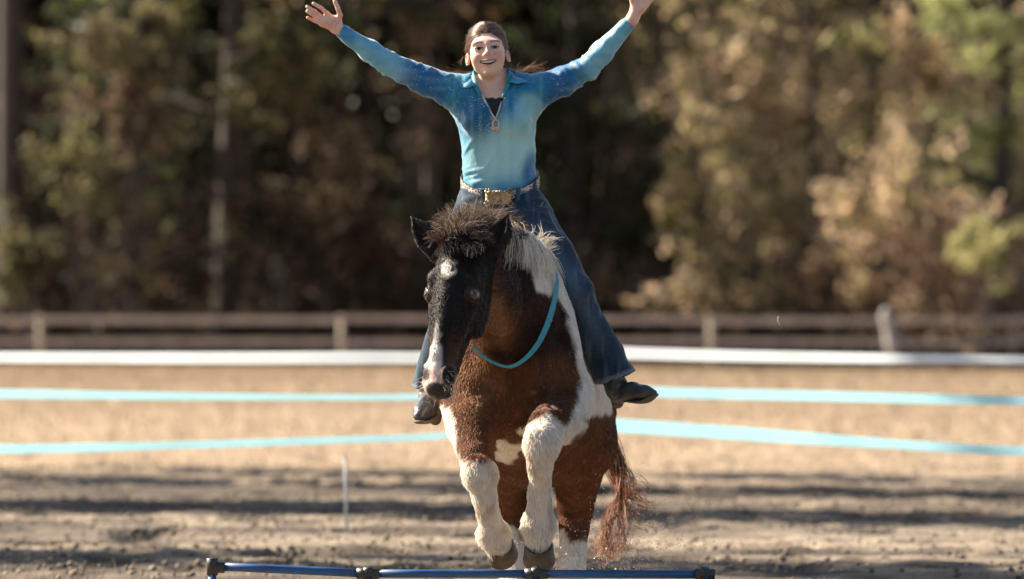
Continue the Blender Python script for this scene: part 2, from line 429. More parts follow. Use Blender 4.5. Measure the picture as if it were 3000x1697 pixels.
LIME = [A(.33, .34, .14), A(.25, .27, .10), A(.42, .42, .20), A(.13, .15, .06)]
DIM = [A(.075, .06, .04), A(.06, .05, .035), A(.09, .075, .045), A(.055, .06, .03)]
PINK = [A(.52, .37, .26), A(.44, .31, .21), A(.58, .43, .32), A(.34, .24, .16)]
# far mass of the wood: rows of foliage one cannot tell apart
def build_wood():
    C = []
    for _ in range(900):
        Y = 101+R.random()*30; z = R.random()**.9*14; x = (R.random()-.5)*50
        C.append((A(x, Y, z), A(1.5, 1.2, 1.2)*(.6+.8*R.random())))
    V, F, c = leaf_cloud(C, 90000, 1, .42, [c*.6 for c in DIM+OLIVE[:2]+RUST[:1]+GREEN[:2]], .7)
    o = obj('woods', V, F, LEAF, None, c, False); tag(o, 'mass of dim woodland foliage behind the first trees', 'woods', kind='stuff')
build_wood()
# fine twiggy brush filling the wood edge, too tangled to count
def build_brush():
    Vs, Fs, Cs = [], [], []; k = 0
    for n, x0, x1, zt, cols, Y0, Y1 in ((9000, -13, 2.5, 6.0, [c*.6 for c in DIM+RUST+OLIVE[1:2]], 94, 101), (16000, 2.6, 13, 8.5, [k*1.2 for k in TAN+OLIVE[:3]+TAN[:2]+PINK[:1]], 90, 98), (5000, 7.5, 13, 2.6, PINK+TAN, 85, 90), (5000, -13, 2.5, 2.2, [c*.55 for c in RUST+DIM], 91.6, 94)):  # left colours darkened as painted shade, right brush raised as if sunlit
        C = [(A(x0+(x1-x0)*R.random(), Y0+(Y1-Y0)*R.random(), zt*R.random()), A(.9, .8, .8)*(.5+R.random())) for _ in range(140)]
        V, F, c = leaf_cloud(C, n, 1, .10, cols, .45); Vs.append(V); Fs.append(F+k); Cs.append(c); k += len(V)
    m = 2600; X = np.where(R.random(m) < .4, -12+24*R.random(m), 2.5+9*R.random(m)); Y = 92.6+7*R.random(m); h = 1.2+5.5*R.random(m)**1.5; w = .012+.022*R.random(m)**2; lx = R.normal(0, .12, m)*h; z0 = np.where(R.random(m) < .5, 0, 2.5*R.random(m))
    V = np.stack([np.stack([X-w, Y, z0], 1), np.stack([X+w, Y, z0], 1), np.stack([X+lx+w*.4, Y, z0+h], 1), np.stack([X+lx-w*.4, Y, z0+h], 1)], 1).reshape(-1, 3)
    tc = mixc(np.broadcast_to(A(.06, .046, .036), (m, 3)), np.broadcast_to(A(.36, .29, .23), (m, 3)), R.random(m)*sstep(0, 5, X)); Vs.append(V); Fs.append(np.arange(4*m).reshape(-1, 4)+k); Cs.append(np.repeat(tc, 4, 0))  # stem colour kept dark on the left, shade painted in
    o = obj('undergrowth', np.concatenate(Vs), np.concatenate(Fs), LEAF, None, np.concatenate(Cs), False); tag(o, 'tangled twigs and dry leaves filling the wood edge', 'undergrowth', kind='stuff')
build_brush()
T = tree
T('oak_tree', 28, 93, 14, .34, 'dark thick-trunked tree at the left edge of the wood', 'leaf', 0, nl=2600, cols=OLIVE+RUST[:1], spread=3, start=.6, nb=16)
T('oak_tree', 562, 92, 15, .26, 'tree with straight black trunk nearest the raised open hand', 'leaf', .2, nl=2600, cols=OLIVE[:2]+GREEN[:2]+DIM, spread=3, start=.3, nb=16)
T('maple_tree', 655, 97, 11, .10, 'thin trunk standing just right of the straight black trunk', 'leaf', -.1, nl=900, cols=TAN[:2]+OLIVE[:2], spread=1.6, start=.4)
T('cedar_tree', 330, 96, 9, .16, 'dark green evergreen between the two black trunks', 'pine', .1, nl=2200, cols=GREEN, spread=1.9, start=.2, nb=18)
T('cedar_tree', 905, 98, 10, .15, 'olive evergreen behind the rider\'s open hand', 'pine', 0, nl=2000, cols=GREEN+OLIVE[:2], spread=2, start=.3, nb=16)
T('oak_tree', 1085, 95, 13, .16, 'brown-leaved tree directly left of the rider\'s head', 'leaf', .3, nl=2000, cols=RUST+OLIVE[:2]+DIM, spread=2.4, start=.3, nb=14)
T('cedar_tree', 1440, 93, 11, .2, 'large dark evergreen right behind the rider', 'pine', 0, nl=5200, cols=GREEN[1:2]+[A(.035, .05, .022), A(.05, .06, .028)], spread=2.4, start=.12, nb=30)
T('cedar_tree', 1640, 95, 12, .18, 'dark evergreen beside the rider\'s bent arm', 'pine', .1, nl=3600, cols=GREEN, spread=2.2, start=.2, nb=24)
T('maple_tree', 1905, 96, 9, .09, 'slim bare tree with pale olive leaves in the brush', 'leaf', .1, nl=900, cols=OLIVE+TAN[:1], spread=1.5, start=.3)
T('poplar_tree', 2040, 87, 13, .11, 'tall slender dark trunk in the bright brush', 'leaf', -.05, nl=900, cols=OLIVE+LIME[:1], spread=1.7, start=.45)
T('poplar_tree', 2182, 87.5, 13, .16, 'tall trunk between the slender trunk and the lime pine', 'leaf', .1, nl=900, cols=TAN+OLIVE[:2], spread=1.8, start=.5)
T('pine_tree', 2500, 88, 12, .2, 'bright lime green pine at the right edge of the wood', 'pine', .2, nl=5200, cols=LIME, spread=2.2, start=.12, nb=30)
T('pine_tree', 2690, 90, 11, .2, 'lime green pine standing partly past the right edge', 'pine', 0, nl=2500, cols=LIME, spread=2.4, start=.15, nb=20)
# shrubs of the wood edge
def shrub(name, x, y, Y, rx, rz, cols, label, n=1300, size=.095, flat=.5, group='shrubs along the wood edge'):
    c = PX(x, y, Y); s = (CAMD+Y)/FPX; b = c.copy(); b[2] = 0
    o = empty(name, b, label, 'shrub', group); mb = MB()
    for i in range(9):
        e = c+A(R.normal(0, rx*s*.5), R.normal(0, .3), R.normal(.1, rz*s*.5)); e[2] = max(e[2], .5)
        mb.tube(spline([b+A(R.normal(0, .1), R.normal(0, .1), 0), (b+e)/2+R.normal(0, .12, 3), e], 6), np.linspace(.028, .006, 6), 5)
    mb.obj('stem', BARK, o)
    C = [(c+A(R.normal(0, rx*s*.55), R.normal(0, .35), R.normal(0, rz*s*.55)), A(rx*s*.40, .45, rz*s*.40)*(.5+.8*R.random())) for _ in range(30)]
    V, F, cc = leaf_cloud(C, n, 1, size, [k*(.62 if x < 1720 else 1.2) for k in cols], flat); obj('foliage', V, F, LEAF, o, cc, False)  # shade painted into left foliage colours, sun into right ones
SH = [('shrub', 330, 95, 91, 130, 90, OLIVE+PINK[:1], 'pale olive leafy shrub high at the upper left'),
      ('shrub', 335, 270, 92, 110, 90, TAN+RUST[:1], 'tan leafy shrub under the pale olive one'),
      ('shrub', 215, 440, 91, 120, 130, OLIVE[:2]+DIM[2:]+OLIVE[2:3], 'grey olive shrub beside the leftmost black trunk'),
      ('shrub', 60, 640, 90, 90, 80, OLIVE[:2]+DIM[:2], 'low olive shrub at the left edge above the rail fence'),
      ('shrub', 470, 360, 94, 120, 90, GREEN+DIM, 'deep green shrub left of the straight black trunk'),
      ('shrub', 715, 170, 91, 150, 130, OLIVE+GREEN[2:3], 'light olive shrub under the raised open hand'),
      ('shrub', 830, 460, 91, 130, 150, RUST+TAN[:2]+OLIVE[1:2], 'brown leafy shrub right of the straight black trunk'),
      ('shrub', 640, 560, 92, 120, 110, DIM+OLIVE[:1], 'dim shrub at the foot of the straight black trunk'),
      ('shrub', 430, 690, 90, 150, 70, RUST[:2]+DIM, 'low rusty brush above the fence between the black trunks'),
      ('shrub', 940, 640, 91, 130, 110, RUST+DIM[:2], 'rusty brush just left of the horse\'s ears'),
      ('shrub', 1060, 40, 92, 70, 60, PINK+TAN, 'pale pinkish leaves close left of the rider\'s head'),
      ('shrub', 1130, 340, 94, 130, 150, DIM+RUST[:1], 'dim brown shrub under the rider\'s straight arm'),
      ('shrub', 1640, 520, 92, 100, 170, DIM+OLIVE[1:2]+GREEN[3:], 'dark olive shrub beside the rider\'s jeans'),
      ('shrub', 1790, 420, 90, 120, 200, TAN[:2]+OLIVE+DIM[2:3], 'tall greyish brush below the bent arm'),
      ('shrub', 1900, 200, 91, 130, 160, OLIVE+PINK[:2]+TAN, 'straw coloured brush right of the bent arm'),
      ('shrub', 1960, 480, 91, 110, 190, TAN+OLIVE, 'tan brush in front of the slender dark trunk'),
      ('shrub', 1830, 700, 89, 170, 100, TAN[:2]+DIM+OLIVE[1:2], 'low tan brush above the fence right of the jeans'),
      ('shrub', 2110, 330, 91, 110, 220, TAN+OLIVE+DIM[:1], 'upright tan brush between the two slender trunks'),
      ('shrub', 2080, 660, 89, 130, 110, TAN+DIM[:2], 'low brown brush under the slender trunks'),
      ('shrub', 2260, 200, 92, 110, 170, TAN+RUST[:1]+OLIVE[:1], 'brown brush left of the lime pine'),
      ('shrub', 2240, 540, 88, 150, 190, TAN+OLIVE[:2]+PINK[:1], 'pale tan shrub below the brown brush'),
      ('shrub', 2400, 690, 88, 190, 110, PINK+TAN+RUST[:1], 'wide pinkish tan shrub under the lime pine'),
      ('shrub', 2480, 620, 86, 70, 60, OLIVE+LIME[:1], 'small lime green sprig above the right end of the fence', ),
      ('shrub', 2560, 760, 89, 90, 60, RUST+TAN, 'rusty low brush at the right end of the fence')]
for a in SH:
    a = list(a)
    if a[1] > 1700: a[3] -= 4
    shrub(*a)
# ------------------------------------------------------------------ weathered rail fence before the wood
def rail_fence():
    Y = 83.5; b = PX(1287, 760, Y); b[2] = 0
    o = empty('rail_fence', b, 'weathered grey rail fence running along the foot of the wood', 'fence')
    wood = mat('grey_wood', (.40, .32, .27), .85, var=.3, vscale=5, bump=.3, bscale=30)
    pale = mat('pale_wood', (.30, .255, .20), .85, var=.25, vscale=6, bump=.3, bscale=30)
    xs = [100-758*2, 100-758, 100, 858, 1616-758*0+170, 2544, 3300]
    for x in xs:
        p = PX(x, 880, Y); p[2] = 0; mb = MB(); mb.tube([p+A(0, .0, -.1), p+A(.01, 0, .5), p+A(0, 0, 1.02)], [.06, .055, .05], 10); mb.obj('post', pale, o)
    for i in range(len(xs)-1):
        for zc, hh in ((.93, .055), (.53, .05)):
            a, c = PX(xs[i], 0, Y-.14)[0], PX(xs[i+1], 0, Y-.14)[0]; mb = MB(); t = R.normal(0, .006)
            mb.box(((a+c)/2, Y-.15, zc+R.normal(0, .012)), ((c-a)/2-.01, .025, hh), [[1, 0, 0], [0, 1, 0], [t, 0, 1]]); mb.obj('rail', wood, o, False)
rail_fence()
def marker():
    Y = 82.0; b = PX(2235, 890, Y); b[2] = 0
    o = empty('marker_post', b, 'whitish wrapped marker post before the rail fence at the right', 'post')
    m = mat('white_wrap', (.27, .25, .235), .8, var=.2, vscale=9); mb = MB(); mb.tube([b, b+A(0, 0, .5), b+A(0, 0, 1.1)], .035, 8); mb.obj('pole', m, o)
    mb = MB(); p = spline([b+A(.02, 0, .25), b+A(.05, -.02, .5), b+A(-.02, 0, .75), b+A(-.06, 0, 1.0), b+A(-.03, 0, 1.16)], 12)
    mb.tube(p, .10*np.array([.4, .8, 1.1, 1.25, 1.2, 1.0, .85, .9, 1.0, .95, .7, .2]), 10); mb.obj('wrap', m, o)
marker()
# ------------------------------------------------------------------ tape fence of the arena, behind the horse
def tape_fence():
    Y = 10.5; pl = mat('white_plastic', (.72, .74, .76), .5); cl = [A(.76, .78, .79), A(.62, .80, .83), A(.62, .81, .84)]
    rows = [('white_tape', [(-700, 893), (0, 898), (500, 900), (900, 899), (1180, 898), (1380, 880), (1575, 888), (2000, 898), (2574, 904), (3300, 910)], [30, 30, 31, 32, 30, 28, 33, 30, 24, 24], cl[0], 'broad white fence tape, topmost of the three behind the horse'),
            ('blue_tape', [(-700, 985), (0, 990), (400, 996), (800, 999), (1100, 996), (1380, 970), (1650, 986), (2100, 997), (2574, 1008), (3300, 1020)], [24, 25, 20, 16, 17, 20, 28, 27, 24, 22], cl[1], 'pale blue fence tape at the height of the boots, middle of three'),
            ('blue_tape', [(-700, 1133), (0, 1129), (400, 1121), (800, 1108), (1110, 1096), (1380, 1066), (1550, 1070), (1900, 1093), (2250, 1117), (2574, 1134), (3300, 1150)], [26, 25, 20, 18, 17, 22, 36, 34, 24, 24, 24], cl[2], 'pale blue fence tape nearest the ground, lowest of three')]
    for nm, px, wd, c, lab in rows:
        P = spline([PX(x, y, Y) for x, y in px], 120); w = np.interp(np.linspace(0, 1, 120), np.linspace(0, 1, len(wd)), wd)*(CAMD+Y)/FPX/2
        tw = .12*np.sin(np.linspace(0, 9, 120)+len(px)); V = []; F = []
        for i in range(120):
            dn = A(0, math.sin(tw[i]), math.cos(tw[i])); q = P[i]; e = A(0, .0012, 0)
            V += [q+dn*w[i]-e, q-dn*w[i]-e, q-dn*w[i]+e, q+dn*w[i]+e]
        for i in range(119):
            for k in range(4): F.append((4*i+k, 4*i+(k+1) % 4, 4*i+4+(k+1) % 4, 4*i+4+k))
        o = obj(nm, V, F, mat(nm+str(len(px))+lab[:4], tuple(c), .55, trans=.75, var=.06, vscale=3), None, None, False); tag(o, lab, 'fence tape', 'tapes of the arena fence')
    for x, zt, lab in ((1382, 1.0, 'white step-in post holding the tapes behind the horse'),):
        b = PX(x, 0, Y+.03); b[2] = 0; o = empty('step_in_post', b, lab, 'post', 'step-in fence posts')
        mb = MB(); mb.tube([b-A(0, 0, .1), b+A(0, 0, zt)], [.012, .009], 8); mb.obj('stake', pl, o)
        for z in (.45, .75, .95):
            mb = MB(); mb.tube([b+A(0, 0, z-.02), b+A(0, -.03, z-.015), b+A(0, -.035, z+.02)], .005, 6); mb.obj('clip', pl, o)
    b = PX(872, 1322, 9.6); b[2] = 0; o = empty('short_stake', b, 'short thin white stake standing alone in the sand', 'stake')
    mb = MB(); t = PX(868, 1150, 9.6); mb.tube([b-A(0, 0, .05), (b+t)/2, t], [.008, .0075, .007], 8); mb.obj('shaft', mat('grey_plastic', (.30, .31, .33), .6), o)
    mb = MB(); mb.tube([t, t+A(0, 0, .012)], [.010, .008], 8); mb.obj('cap', MATS['grey_plastic'], o)
tape_fence()
# ------------------------------------------------------------------ trees left of the arena; their shade lies across the sand
def side_trees():
    spots = [(-10, 24.4, 12, .20, 'farthest'), (-11, 22.6, 12, .16, 'second'), (-9.5, 21.4, 13, .18, 'third'), (-10, 18.0, 13, .22, 'fourth'), (-11.5, 17.4, 12, .16, 'fifth'), (-10, 16.9, 12, .18, 'sixth'), (-10.5, 10.9, 13, .2, 'seventh'), (-9.5, 10.0, 12, .18, 'eighth')]
    for x, Y, h, r, w in spots:
        b = A(x, Y, 0); t = b+A(R.normal(0, .3), R.normal(0, .3), h)
        o = empty('shade_tree', b, 'bare tree beyond the left edge shading the sand, '+w+' of its row', 'tree', 'trees beyond the left edge'); mb = MB()
        mb.tube(spline([b-A(0, 0, .1), (b+t)/2+R.normal(0, .1, 3), t], 9), r*np.linspace(1.2, .3, 9), 9)
        tips = limbs(mb, b, t, r, 12, .95, 1.1, .35, 2); mb.obj('trunk', BARK, o)
        V, F, c = leaf_cloud([(tp, A(.9, .28, .45)) for tp in tips], 1000, 1, .15, RUST+TAN, .6); obj('crown', V, F, LEAF, o, c, False)
side_trees()
# ------------------------------------------------------------------ the horse
def nz(v): v = np.asarray(v, float); return v/np.linalg.norm(v)
H0 = PX(1174, 604, -.42); H1 = PX(1101, 975, -.62); HW = nz(H1-H0); th = math.radians(25)
HV = A(-math.sin(th), -math.cos(th), 0); HV = nz(HV-HW*(HV @ HW)); HU = np.cross(HW, HV); HU = HU if HU[0] > 0 else -HU
HM = np.stack([HU, HV, HW], 1)
def HL(u, v, w): return H0 + HM @ A(u, v, w)
hs = SDF(axis(-.47, .56, .0085, (-.40, .04, .0048)), axis(-.80, 1.72, .011, (-.74, -.33, .0055)), axis(-.02, 1.72, .0085, (.86, 1.56, .0050)))
X1 = A(1, 0, 0)
# trunk, neck
hs.tube([A(.015, -.02, 1.00), A(.02, .14, 1.02), A(.03, .36, 1.05), A(.05, .62, 1.0), A(.07, .95, .94), A(.09, 1.25, .93), A(.10, 1.48, .92)],
        [.17, .205, .235, .295, .32, .29, .17], [.20, .33, .415, .42, .42, .38, .24], X1, k=.05)
hs.tube([A(.03, .24, 1.14), A(.015, .02, 1.17), A(-.02, -.17, 1.25), A(-.07, -.30, 1.32), A(-.125, -.38, 1.40)], [.190, .168, .145, .118, .088], [.31, .285, .225, .165, .105], X1, k=.07)
hs.ell((-.09, -.03, .93), (.125, .135, .19), k=.05); hs.ell((.12, -.03, .94), (.135, .135, .20), k=.05)       # breast
hs.ell((.185, .06, .99), (.08, .16, .23), k=.06); hs.ell((-.155, .06, .99), (.08, .16, .23), k=.06)       # shoulders
hs.cone((.015, -.20, .98), (.02, -.17, .80), .034, .042, k=.05, op='sub')                                      # crease of the breast
hs.cone((-.15, -.18, .94), (-.06, -.14, .79), .022, .03, k=.03, op='sub'); hs.cone((.19, -.17, .98), (.085, -.15, .80), .022, .03, k=.03, op='sub')
# left-of-picture foreleg: forearm, knee, cannon, fetlock
LA = [A(-.155, .02, .90), A(-.150, -.16, .80), PX(1198, 1150, -.34), PX(1207, 1195, -.40), PX(1216, 1245, -.395), PX(1226, 1290, -.34), PX(1240, 1338, -.27), PX(1252, 1368, -.25)]
hs.chain(LA, [.115, .095, .057, .058, .040, .033, .046, .043], k=.06)
hs.ell(PX(1206, 1192, -.43), (.050, .035, .06), k=.03); hs.ell(PX(1243, 1342, -.25), (.052, .06, .045), k=.025)
RA = [A(.195, .02, .90), A(.185, -.17, .83), PX(1374, 1072, -.42), PX(1361, 1118, -.49), PX(1358, 1165, -.475), PX(1358, 1225, -.42), PX(1354, 1310, -.35), PX(1354, 1352, -.34)]
hs.chain(RA, [.115, .095, .060, .059, .042, .033, .047, .043], k=.06)
hs.ell(PX(1362, 1112, -.515), (.052, .035, .065), k=.03); hs.ell(PX(1354, 1318, -.33), (.056, .06, .05), k=.025)
# hind legs, braced on the ground
for sx, st, hk, ft, hf in ((1, A(.272, .98, .70), A(.255, 1.43, .43), A(.236, 1.29, .14), A(.235, 1.21, .07)), (-1, A(-.08, .98, .70), A(-.01, 1.43, .43), A(.012, 1.29, .14), A(.012, 1.21, .07))):
    hip = A(.095+sx*.13, 1.25, 1.0)
    hs.chain([hip, st], [.18, .132], k=.06); hs.chain([st, (st+hk)/2+A(0, -.04, .02), hk, (hk+ft)/2, ft, hf], [.125, .095, .068, .052, .058, .05], k=.06)
    hs.ell(hk+A(0, .06, .05), (.03, .05, .05), k=.03)
# head
hs.tube([HL(0, -.005, .02), HL(0, 0, .11), HL(0, -.003, .21), HL(0, .0, .31), HL(0, .004, .41), HL(0, .004, .49), HL(0, .002, .555), HL(0, -.002, .60)],
        [.064, .092, .097, .078, .059, .053, .050, .034], [.07, .088, .094, .084, .068, .058, .053, .036], HU, k=.03)
for s in (-1, 1):
    hs.ell(HL(s*.058, -.090, .225), (.034, .088, .125), HM, k=.022)                    # jowl
    hs.cone(HL(s*.086, .012, .262), HL(s*.058, .018, .40), .012, .010, k=.02)           # facial crest
    hs.ell(HL(s*.078, .050, .176), (.026, .026, .034), HM, k=.025)                     # brow
    hs.ell(HL(s*.046, .026, .548), (.022, .034, .040), HM, k=.018)                      # nostril rim
    hs.ell(HL(s*.05, -.01, .30), (.020, .03, .05), HM, k=.02, op='sub') if 0 else None
hs.tube([HL(0, -.11, .26), HL(0, -.075, .40), HL(0, -.058, .50), HL(0, -.05, .565)], [.046, .040, .036, .030], [.045, .035, .032, .030], HU, k=.025)
hs.ell(HL(0, .018, .598), (.043, .036, .030), HM, k=.02); hs.ell(HL(0, -.052, .585), (.034, .028, .026), HM, k=.012)
hs.cone(HL(0, .066, .19), HL(0, .050, .47), .022, .016, k=.03)
EYES = {}
for s in (-1, 1):
    hs.ell(HL(s*.060, .042, .552), (.021, .026, .031), HM, k=.006, op='sub')            # nostril
    e = HL(s*.082, .036, .232); EYES[s] = e
    hs.ell(e, .0315, k=.014)
    hs.ell(e+HM @ A(s*.024, .018, 0), (.020, .024, .019), HM, k=.004, op='sub')
hs.cone(HL(-.05, -.028, .565), HL(.05, -.028, .565), .006, .006, k=.006, op='sub')
hs.cone(HL(.06, -.03, .52), HL(.02, -.03, .60), .005, .005, k=.006, op='sub'); hs.cone(HL(-.06, -.03, .52), HL(-.02, -.03, .60), .005, .005, k=.006, op='sub')
# ears: leaf-shaped cups
def ear(base, tip, face):
    a = nz(tip-base); f = nz(face-a*(face @ a)); r = np.cross(a, f); L = np.linalg.norm(tip-base); M = np.stack([r, f, a], 1)
    hs.ell(base+a*L*.42, (.040, .026, L*.44), M, k=.02); hs.cone(base+a*L*.45, tip, .027, .005, k=.012); hs.cone(base-a*.02, base+a*L*.3, .036, .036, k=.03)
    hs.ell(base+a*L*.46+f*.029, (.022, .020, L*.34), M, k=.010, op='sub'); hs.cone(base+a*L*.5+f*.02, base+a*L*.86+f*.008, .014, .004, k=.006, op='sub')
E1b, E1t = PX(1092, 628, -.42), PX(1033, 545, -.40); E2b, E2t = PX(1243, 622, -.43), PX(1277, 537, -.40)
ear(E1b, E1t, A(-.25, -1, -.1)); ear(E2b, E2t, A(-.35, -1, -.2))
HG = hs
HVv, HF = hs.mesh(2); HN = vnormals(HVv, HF)
def first_y(x, z, default=0):
    i = np.abs(hs.ax[0]-x).argmin(); k = np.abs(hs.ax[2]-z).argmin(); h = np.nonzero(hs.g[i, :, k] < 0)[0]
    return float(hs.ax[1][h[0]]) if len(h) else default
def coat(P):
    """coat pattern over the body with painted sun patches and throat shadow, X/Z in layout units"""
    w = P + np.stack([fbm(P, 14, 3, 3), fbm(P, 14, 3, 5), fbm(P, 14, 3, 7)], -1)*.018
    x, y, Y = 1287+w[:, 0]*665, 760-(w[:, 2]-1.26)*665, w[:, 1]
    n = len(P); L = (P-H0) @ HM; u, v, q = L[:, 0], L[:, 1], L[:, 2]
    head = (P[:, 2] > .85)*(P[:, 1] < -.25)*(np.abs(u) < .25)*sstep(4, -4, 1287+P[:, 0]*665+3*noise(P, 50, 3)-np.interp(760-(P[:, 2]-1.26)*665, [560, 620, 680, 740, 790, 830, 870, 910, 950, 1020], [1285, 1262, 1244, 1238, 1232, 1218, 1196, 1168, 1154, 1150]))*sstep(-.20, -.18, v)
    c = np.broadcast_to(A(.150, .062, .029), (n, 3)).copy()
    def mx(t, col): nonlocal c; c = mixc(c, np.broadcast_to(A(*col), (n, 3)), np.clip(t, 0, 1))
    mx(.75*sstep(980, 760, y), (.050, .021, .012))                                   # darker neck
    mx(.8*sstep(-20, 30, inpoly(x, y, [(1340, 730), (1470, 730), (1470, 900), (1400, 960), (1320, 860)])), (.030, .014, .009))
    mx(.7*sstep(-15, 20, inpoly(x, y, [(1215, 740), (1265, 745), (1285, 830), (1265, 872), (1205, 872)])), (.23, .115, .055))  # sunlit fur of the throat painted golden
    mx(.5*sstep(-20, 20, inpoly(x, y, [(1365, 950), (1470, 930), (1460, 1040), (1340, 1050)])), (.05, .02, .011))
    mx(.9*sstep(-22, 22, inpoly(x, y, [(1225, 560), (1300, 560), (1350, 740), (1300, 780), (1262, 745), (1235, 735)])), (.026, .012, .009))
    mx(.85*sstep(-14, 14, inpoly(x, y, [(1200, 872), (1285, 880), (1330, 800), (1400, 800), (1330, 905), (1260, 918)])), (.020, .010, .007))  # shadow below the throat painted as a dark band
    mx(.75*sstep(-25, 25, inpoly(x, y, [(1150, 900), (1210, 890), (1240, 960), (1215, 1040), (1150, 1020)])), (.25, .125, .058))  # sun on the left chest painted as golden fur
    mx(.6*sstep(-20, 20, inpoly(x, y, [(1370, 900), (1430, 880), (1440, 960), (1380, 990)])), (.24, .10, .042))  # grazing sun on the right chest painted in
    mx(1.1*fbm(P, 5, 3, 11)-.15, (.21, .098, .045)); mx(1.0*fbm(P, 7, 3, 12)-.15, (.035, .014, .009))
    W = (.76, .68, .59)
    sh = inpoly(x, y, [(1280, 520), (1300, 610), (1332, 680), (1345, 735), (1392, 738), (1424, 790), (1440, 860), (1452, 930), (1452, 990), (1432, 1036), (1450, 1050), (1490, 1042), (1540, 1052), (1640, 1040), (1640, 500)])
    mx(sstep(-7, 7, sh)*(Y < .98)*(Y > -.40), W)
    mx(sstep(-7, 7, inpoly(x, y, [(1020, 840), (1150, 840), (1143, 1010), (1170, 1135), (1150, 1155), (1085, 1150)]))*(Y > .06)*(Y < 1.0), W)
    mx(sstep(-5, 5, inpoly(x, y, [(1247, 1106), (1312, 1116), (1306, 1148), (1270, 1166), (1242, 1158)]))*(Y > -.1), W)
    mx(sstep(-6, 6, inpoly(x, y, [(1080, 1010), (1140, 1015), (1152, 1090), (1166, 1150), (1080, 1180)]))*(Y < .1), W)
    mx(sstep(1140, 1156, y-.12*(x-1200))*(Y < -.10)*(x < 1290), W)
    mx(sstep(-6, 6, inpoly(x, y, [(1300, 1085), (1340, 1052), (1375, 1036), (1402, 1058), (1450, 1036), (1475, 1060), (1440, 1100), (1420, 1150), (1420, 1500), (1290, 1500)]))*(Y < -.02), W)
    mx(.45*sstep(.1, .5, fbm(P, 22, 2, 44))*(Y < -.1)*(y > 1130)*(y < 1330), (.42, .33, .24))   # dust on the knees
    mx(sstep(.335, .32, w[:, 2]-.05*noise(P, 20, 8))*(Y > .8), W)
    # head: near-black with star and snip
    mx(head*.97, (.0100, .0072, .0062))
    mx(head*.5*sstep(.34, .46, q)*sstep(.02, .05, np.abs(u)), (.085, .040, .020))
    uu = u+.012*noise(P, 40, 2)
    star = 1-np.hypot((uu+.004)/.030, (q-.135)/.062); mx(head*.85*sstep(-.1, .35, star-.5*(np.hypot((uu-.004)/.014, (q-.145)/.018) < 1))*(v > 0), (.50, .46, .43))
    sn = .009+.026*sstep(.38, .54, q); mx(head*.92*sstep(.008, -.008, np.abs(uu+.010)-sn)*sstep(.30, .46, q+.05*noise(P, 25, 4))*(v > -.02), (.52, .47, .44))
    mx(head*.9*sstep(.51, .56, q)*(v > -.02)*sstep(.055, .035, np.abs(uu+.01)), (.48, .32, .27))
    mx(head*.8*sstep(.55, .60, q)*(v < -.02), (.20, .15, .13))       # pink nose
    mx(head*.93*sstep(.0, .35, 1-np.hypot((uu-.012)/.046, (q-.612)/.030)), (.022, .018, .016))
    mx(head*.7*sstep(.02, .045, uu)*sstep(.46, .53, q), (.06, .04, .03))      # dark lip
    for s in (-1, 1):
        d = np.linalg.norm(P-HL(s*.064, .044, .552), axis=1); mx(sstep(.036, .029, d), (.012, .010, .010))
        d = np.linalg.norm(P-EYES[s], axis=1); mx(.6*sstep(.040, .033, d), (.05, .033, .025))
    ez = (P[:, 2] > 1.46)*(Y < -.3); mx(ez*.9, (.014, .010, .009))
    return c
HC = coat(HVv)
horse = empty('horse', (.12, 1.2, 0), 'brown and white pinto horse with dark face leaping toward the viewer', 'horse')
hb = obj('body', HVv, HF, mat('horse_coat', rough=.6, attr=True, spec=.12, sheen=.15, bump=.35, bscale=60, aniso=(1, 1, .25)), horse, HC)
HAIR = mat('coat_hair', rough=.45, attr=True, spec=.12, trans=.22)
